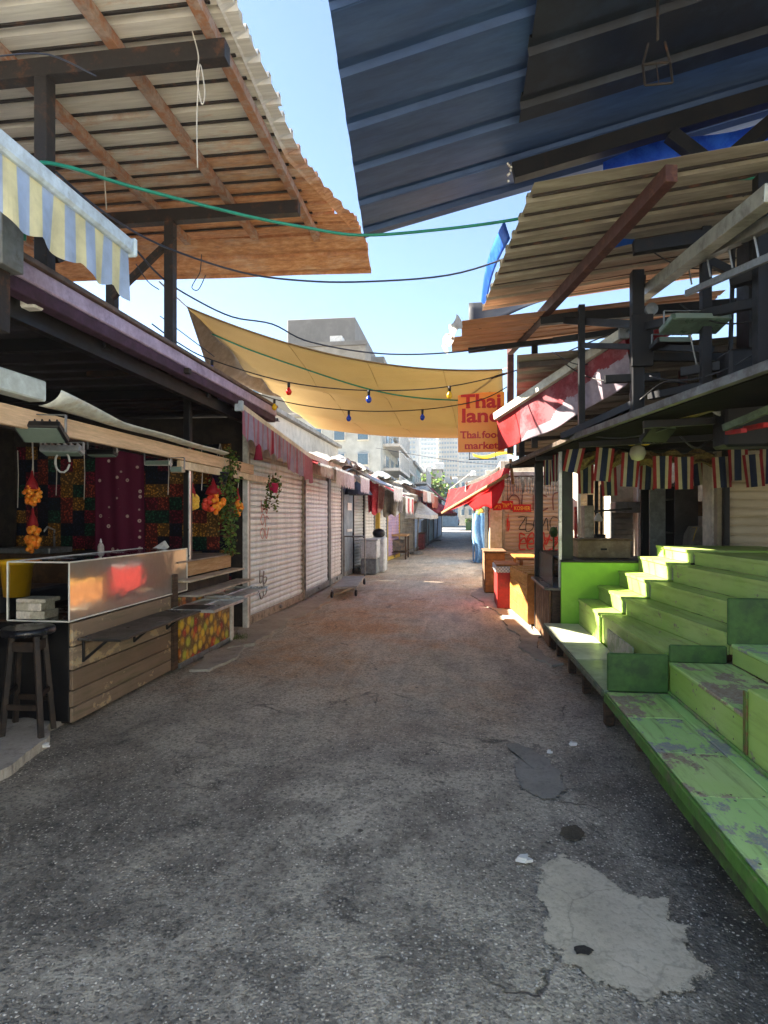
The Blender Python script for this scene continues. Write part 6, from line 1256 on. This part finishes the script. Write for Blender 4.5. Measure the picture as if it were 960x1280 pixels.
GREYB = mat('grey_render', '#77746f', '#6b6864', .5, .3, .85, grime=.15); GREYB2 = mat('grey_lower', '#8f897e', '#7a7469', .5, .25, .85, grime=.2)
t = thing('tower_block', 'plain grey block with flat roof rising above the shade sail', 'building', (-10, 52, 0))
box('upper_wall', t, GREYB, (-13.7, 46, 0), (-8.2, 60, 17.3), .05); box('lower_wall', t, GREYB2, (-17, 43, 0), (-6.9, 45.9, 14.2), .05); box('roof_unit', t, WHITEPAINT, (-9.6, 43.2, 14.2), (-8.7, 44.2, 15.0)); box('side_wing', t, GREYB2, (-8.15, 50, 0), (-6.4, 62, 15.2), .05); box('parapet', t, GREYB, (-17.1, 42.9, 14.2), (-6.8, 43.15, 14.5))
windows(t, None, -16, -7.2, 4, 13, 43, 5, 3, GLS, FRM, .4, .5); windows(t, None, 51, 61, 4, 14, -6.4, 4, 4, GLS, FRM, .5, .5, 1)
BLDG = [  # px0, px1, top_px, Y, depth, colour, windows nx,nz, label
    (440, 476, 520, 30, 8, '#b9bcb6', 3, 3, 'pale apartment building with balconies rising behind the tagged grey shutter'),
    (474, 492, 552, 36, 8, '#c9b98c', 3, 2, 'ochre house with slatted balcony behind the mauve shutter'),
    (490, 516, 580, 40, 8, '#9fb0ac', 3, 2, 'grey-green low house behind the dark olive shutter'),
    (512, 541, 592, 84, 12, '#b7a894', 4, 2, 'low tan building across the far road'),
    (538, 552, 588, 86, 12, '#c0b9ae', 3, 2, 'low grey building beside the small tree across the far road'),
    (552, 572, 606, 92, 14, '#a9b7c0', 4, 2, 'low bluish building beyond the far road'),
    (572, 640, 596, 110, 16, '#b9b6ac', 7, 3, 'wide pale building closing the view beyond the parked white car')]
for i, (p0, p1, pt, Y, dp, colr, nx, nz, lab) in enumerate(BLDG):
    x0, x1, z = fx(p0, Y), fx(p1, Y), W((p0 + p1) / 2, pt, Y=Y).z
    if i < 3: x0 -= 4; 
    t = thing('apartment_building' if z > 6 else 'house', lab, 'building', ((x0 + x1) / 2, Y, 0)); wl = mat('render_%d' % i, colr, None, sc=.4, rough=.85, grime=.2)
    box('wall', t, wl, (x0, Y, 0), (x1, Y + dp, z), .03); box('roof_slab', t, mat('slab_%d' % i, '#9a958c', sc=.5), (x0 - .2, Y - .2, z), (x1 + .2, Y + dp + .2, z + .2), .02)
    windows(t, None, x0 + .3, x1 - .3, z * .12 if i > 2 else 2.6, z - .3, Y, nx + (1 if i < 3 else 0), nz, GLS, FRM, .5, .5)
    if i < 3:
        windows(t, None, Y + .6, Y + dp - .5, 2.7, z - .4, x1, 3, nz, GLS, FRM, .5, .5, 1)
        for k in range(nz):
            zz_ = 2.6 + (z - 2.9) / nz * k + .1; b_ = box('balcony', t, mat('balc_%d%d' % (i, k), '#cfcac0', sc=1), (x1, Y + .8, zz_), (x1 + .9, Y + dp - 1, zz_ + .15))
            m = MB(); [m.beam((x1 + .88, Y + .8 + q * (dp - 1.8) / 14, zz_ + .15), (x1 + .88, Y + .8 + q * (dp - 1.8) / 14, zz_ + 1.0), .05, .05) for q in range(15)]; m.beam((x1 + .88, Y + .8, zz_ + 1.02), (x1 + .88, Y + dp - 1, zz_ + 1.02), .06, .06); m.build('railing', FRM, b_)
    for q in range(2): box('roof_tank', t, WHITEPAINT, (x0 + (x1 - x0) * (.25 + .4 * q), Y + 1, z + .2), (x0 + (x1 - x0) * (.25 + .4 * q) + .9, Y + 2, z + 1.2), .1)
TW = [(478, 522, 522, 165, '#c3c6c4', 9, 16, 'pale grid-windowed tower standing far behind the ochre house'), (520, 548, 538, 210, '#b8bfc4', 6, 15, 'narrow bluish tower between two far grid-windowed towers'), (546, 574, 530, 180, '#cfcac0', 7, 16, 'cream grid-windowed tower far behind the small tree'), (566, 634, 528, 200, '#c6c8c6', 14, 17, 'broad grid-windowed tower far behind the Thai market sign'), (455, 482, 548, 130, '#bfc7c8', 6, 9, 'pale slab block far behind the pale apartment building')]
for i, (p0, p1, pt, Y, colr, nx, nz, lab) in enumerate(TW):
    x0, x1, z = fx(p0, Y), fx(p1, Y), W((p0 + p1) / 2, pt, Y=Y).z; t = thing('tower_block', lab, 'tower', ((x0 + x1) / 2, Y, 0))
    box('wall', t, mat('tower_%d' % i, colr, sc=.05, rough=.8, grime=.1), (x0, Y, 0), (x1, Y + 12, z), .1); box('roof_plant', t, GREYB2, (x0 + 2, Y + 2, z), (x1 - 2, Y + 7, z + 2)); windows(t, None, x0 + .5, x1 - .5, z * .22, z - 1, Y, nx, nz, GLF, FRM, .72, .5, 0, .25)
# rooftops and sheds behind the shop row and behind the food stall yard
for i, (x0, x1, y0, y1, z, colr, lab) in enumerate(((-9, -5.5, 8.5, 15, 3.4, '#8f8578', 'flat roofed shed behind the cream shutters'), (-9.5, -6.9, 0.5, 8.3, 3.6, '#7f7668', 'flat roofed shed behind the juice stall'), (-8, -5, 15.5, 24, 4.4, '#b3aa9c', 'two storey shed behind the blue-grey metal door'), (5.0, 12, 15, 28, 3.9, '#b0a693', 'flat roofed building behind the food stall yard'), (4.2, 12, 29, 45, 4.6, '#a9a7a0', 'pale building behind the far awnings'))):
    t = thing('shed', lab, 'shed', ((x0 + x1) / 2, (y0 + y1) / 2, 0)); box('wall', t, mat('shed_%d' % i, colr, sc=.6), (x0, y0, 0), (x1, y1, z), .02); box('roof', t, mat('shedroof_%d' % i, '#8a857c', '#6f6a62', .5, 1), (x0 - .15, y0 - .15, z), (x1 + .15, y1 + .15, z + .12))
# unseen pale shops continuing the market behind the viewpoint, added to bounce sunlight
for i, (y0, y1, z, colr) in enumerate(((-5.2, -.9, 4.2, '#e0d6c4'), (-10.5, -5.4, 4.8, '#d8d0c2'))):
    t = shop((1.7, y1), (1.7, y0), 2.4, CREAM, ('unseen cream rendered shop with white roller shutter added to bounce sunlight next to the worn platform', 'unseen tall pale rendered shop with white roller shutter added to bounce sunlight further back along the street')[i], 18, parts=False, wall=mat('rear_%d' % i, colr, sc=.6, grime=.15), wallh=z, deep=4)
# ------------------------------------------------ small tree, palm-green crown at the far road
tr = thing('street_tree', 'small round tree at the far road beside low tan buildings', 'tree', (fx(532, 70), 70, 0)); c = V((fx(532, 70), 70, W(532, 612, Y=70).z))
MB().tube([(c.x, 70, 0), (c.x + .1, 70, 1.6), (c.x, 70, c.z)], [.22, .16, .08], 8).build('trunk', WOODD, tr); m = MB()
for k in range(1500):
    a, b, e = random.gauss(0, .55), random.gauss(0, .55), random.gauss(0, .5); q = c + V((a * 2.2, b * 2.2, e * 1.5)); leaves(m, lambda: q, 1, .5)
m.build('crown', LEAF, tr)
# ------------------------------------------------ parked cars
def car(px, py, rz, colr, lab, Yd=None):
    c = G(px, py); t = thing('parked_car', lab, 'car', tuple(c), 'cars parked at the far road', rz); bm = mat('car_paint_%d' % px, colr, rough=.25, grime=.05, var=.05, coat=.5)
    prof = [(-2.1, .35), (-2.15, .75), (-1.95, .98), (-1.5, 1.05), (-1.0, 1.45), (.5, 1.48), (1.1, 1.05), (1.95, .9), (2.15, .65), (2.1, .35)]
    m = MB(); ys_ = (-.86, -.8, .8, .86); 
    MB().prism([(-.84, y, z) for y, z in prof], (1.68, 0, 0)).build('body', bm, t, True)
    MB().prism([(-.70, -1.47, 1.08), (.70, -1.47, 1.08), (.60, -1.08, 1.4), (-.60, -1.08, 1.4)], (0, -.04, .03)).build('rear_window', GLS, t, True); MB().prism([(-.70, 1.1, 1.08), (.70, 1.1, 1.08), (.60, .62, 1.43), (-.60, .62, 1.43)], (0, .04, .03)).build('windscreen', GLS, t, True)
    for sx in (-1, 1):
        MB().prism([(sx * .845, -1.2, 1.08), (sx * .845, .85, 1.08), (sx * .845, .4, 1.4), (sx * .845, -.9, 1.4)], (sx * .012, 0, 0)).build('side_window', GLS, t, True); MB().box((sx * .78 - .1, -2.17, .68), (sx * .78 + .06, -2.08, .9)).build('tail_light', RRED, t, True)
        for y in (-1.3, 1.35):
            w_ = MB().lathe([(.2, -.1), (.32, -.09), (.32, .09), (.2, .1)], (sx * .78, y, .32), 16, (1, 0, 0)).build('wheel', BLACK, t, True); MB().lathe([(.19, -.105), (.19, .105)], (sx * .78, y, .32), 12, (1, 0, 0)).build('rim', ALU, w_, True)
    MB().box((-.86, -2.22, .35), (.86, -2.1, .55), .02).build('bumper', GREYMETAL, t, True); MB().box((-.26, -2.19, .6), (.26, -2.165, .72), .005).build('number_plate', YELP, t, True)
car(585, 655, R(4), '#e4e4e2', 'white car parked beyond the far end of the market street'); car(566, 656.5, R(8), '#8a98a8', 'blue-grey car parked beside the far market shops'); car(560, 657.5, R(12), '#3a4048', 'dark car parked past the blue shop front'); car(572, 654, R(6), '#b9bcbe', 'silver car parked further along the far road')
o = thing('hedge_planter', 'green planter box beside the white car at the far road', 'planter', G(589, 663)); c = G(589, 663); box('body', o, mat('planter_green', '#4a6a3a'), (c.x - .6, c.y, 0), (c.x + .9, c.y + .6, .9)); m = MB(); leaves(m, lambda: (c.x + random.uniform(-.6, .9), c.y + random.uniform(0, .6), .9 + random.uniform(0, .4)), 300, .2); m.build('foliage', LEAF, o, kind='stuff')

# ================================================================== air
hz = NT('haze_air'); hv = hz.n('VolumePrincipled', {'Color': (.86, .93, 1, 1), 'Density': .0006, 'Anisotropy': .3}); hz.t.links.new(hv.outputs[0], hz.out.inputs['Volume'])
tag(MB().box((-120, -30, -1.5), (140, 260, 36), 0).build('haze', hz.mat, kind='stuff'), 'pale daylight haze filling the street', 'haze')
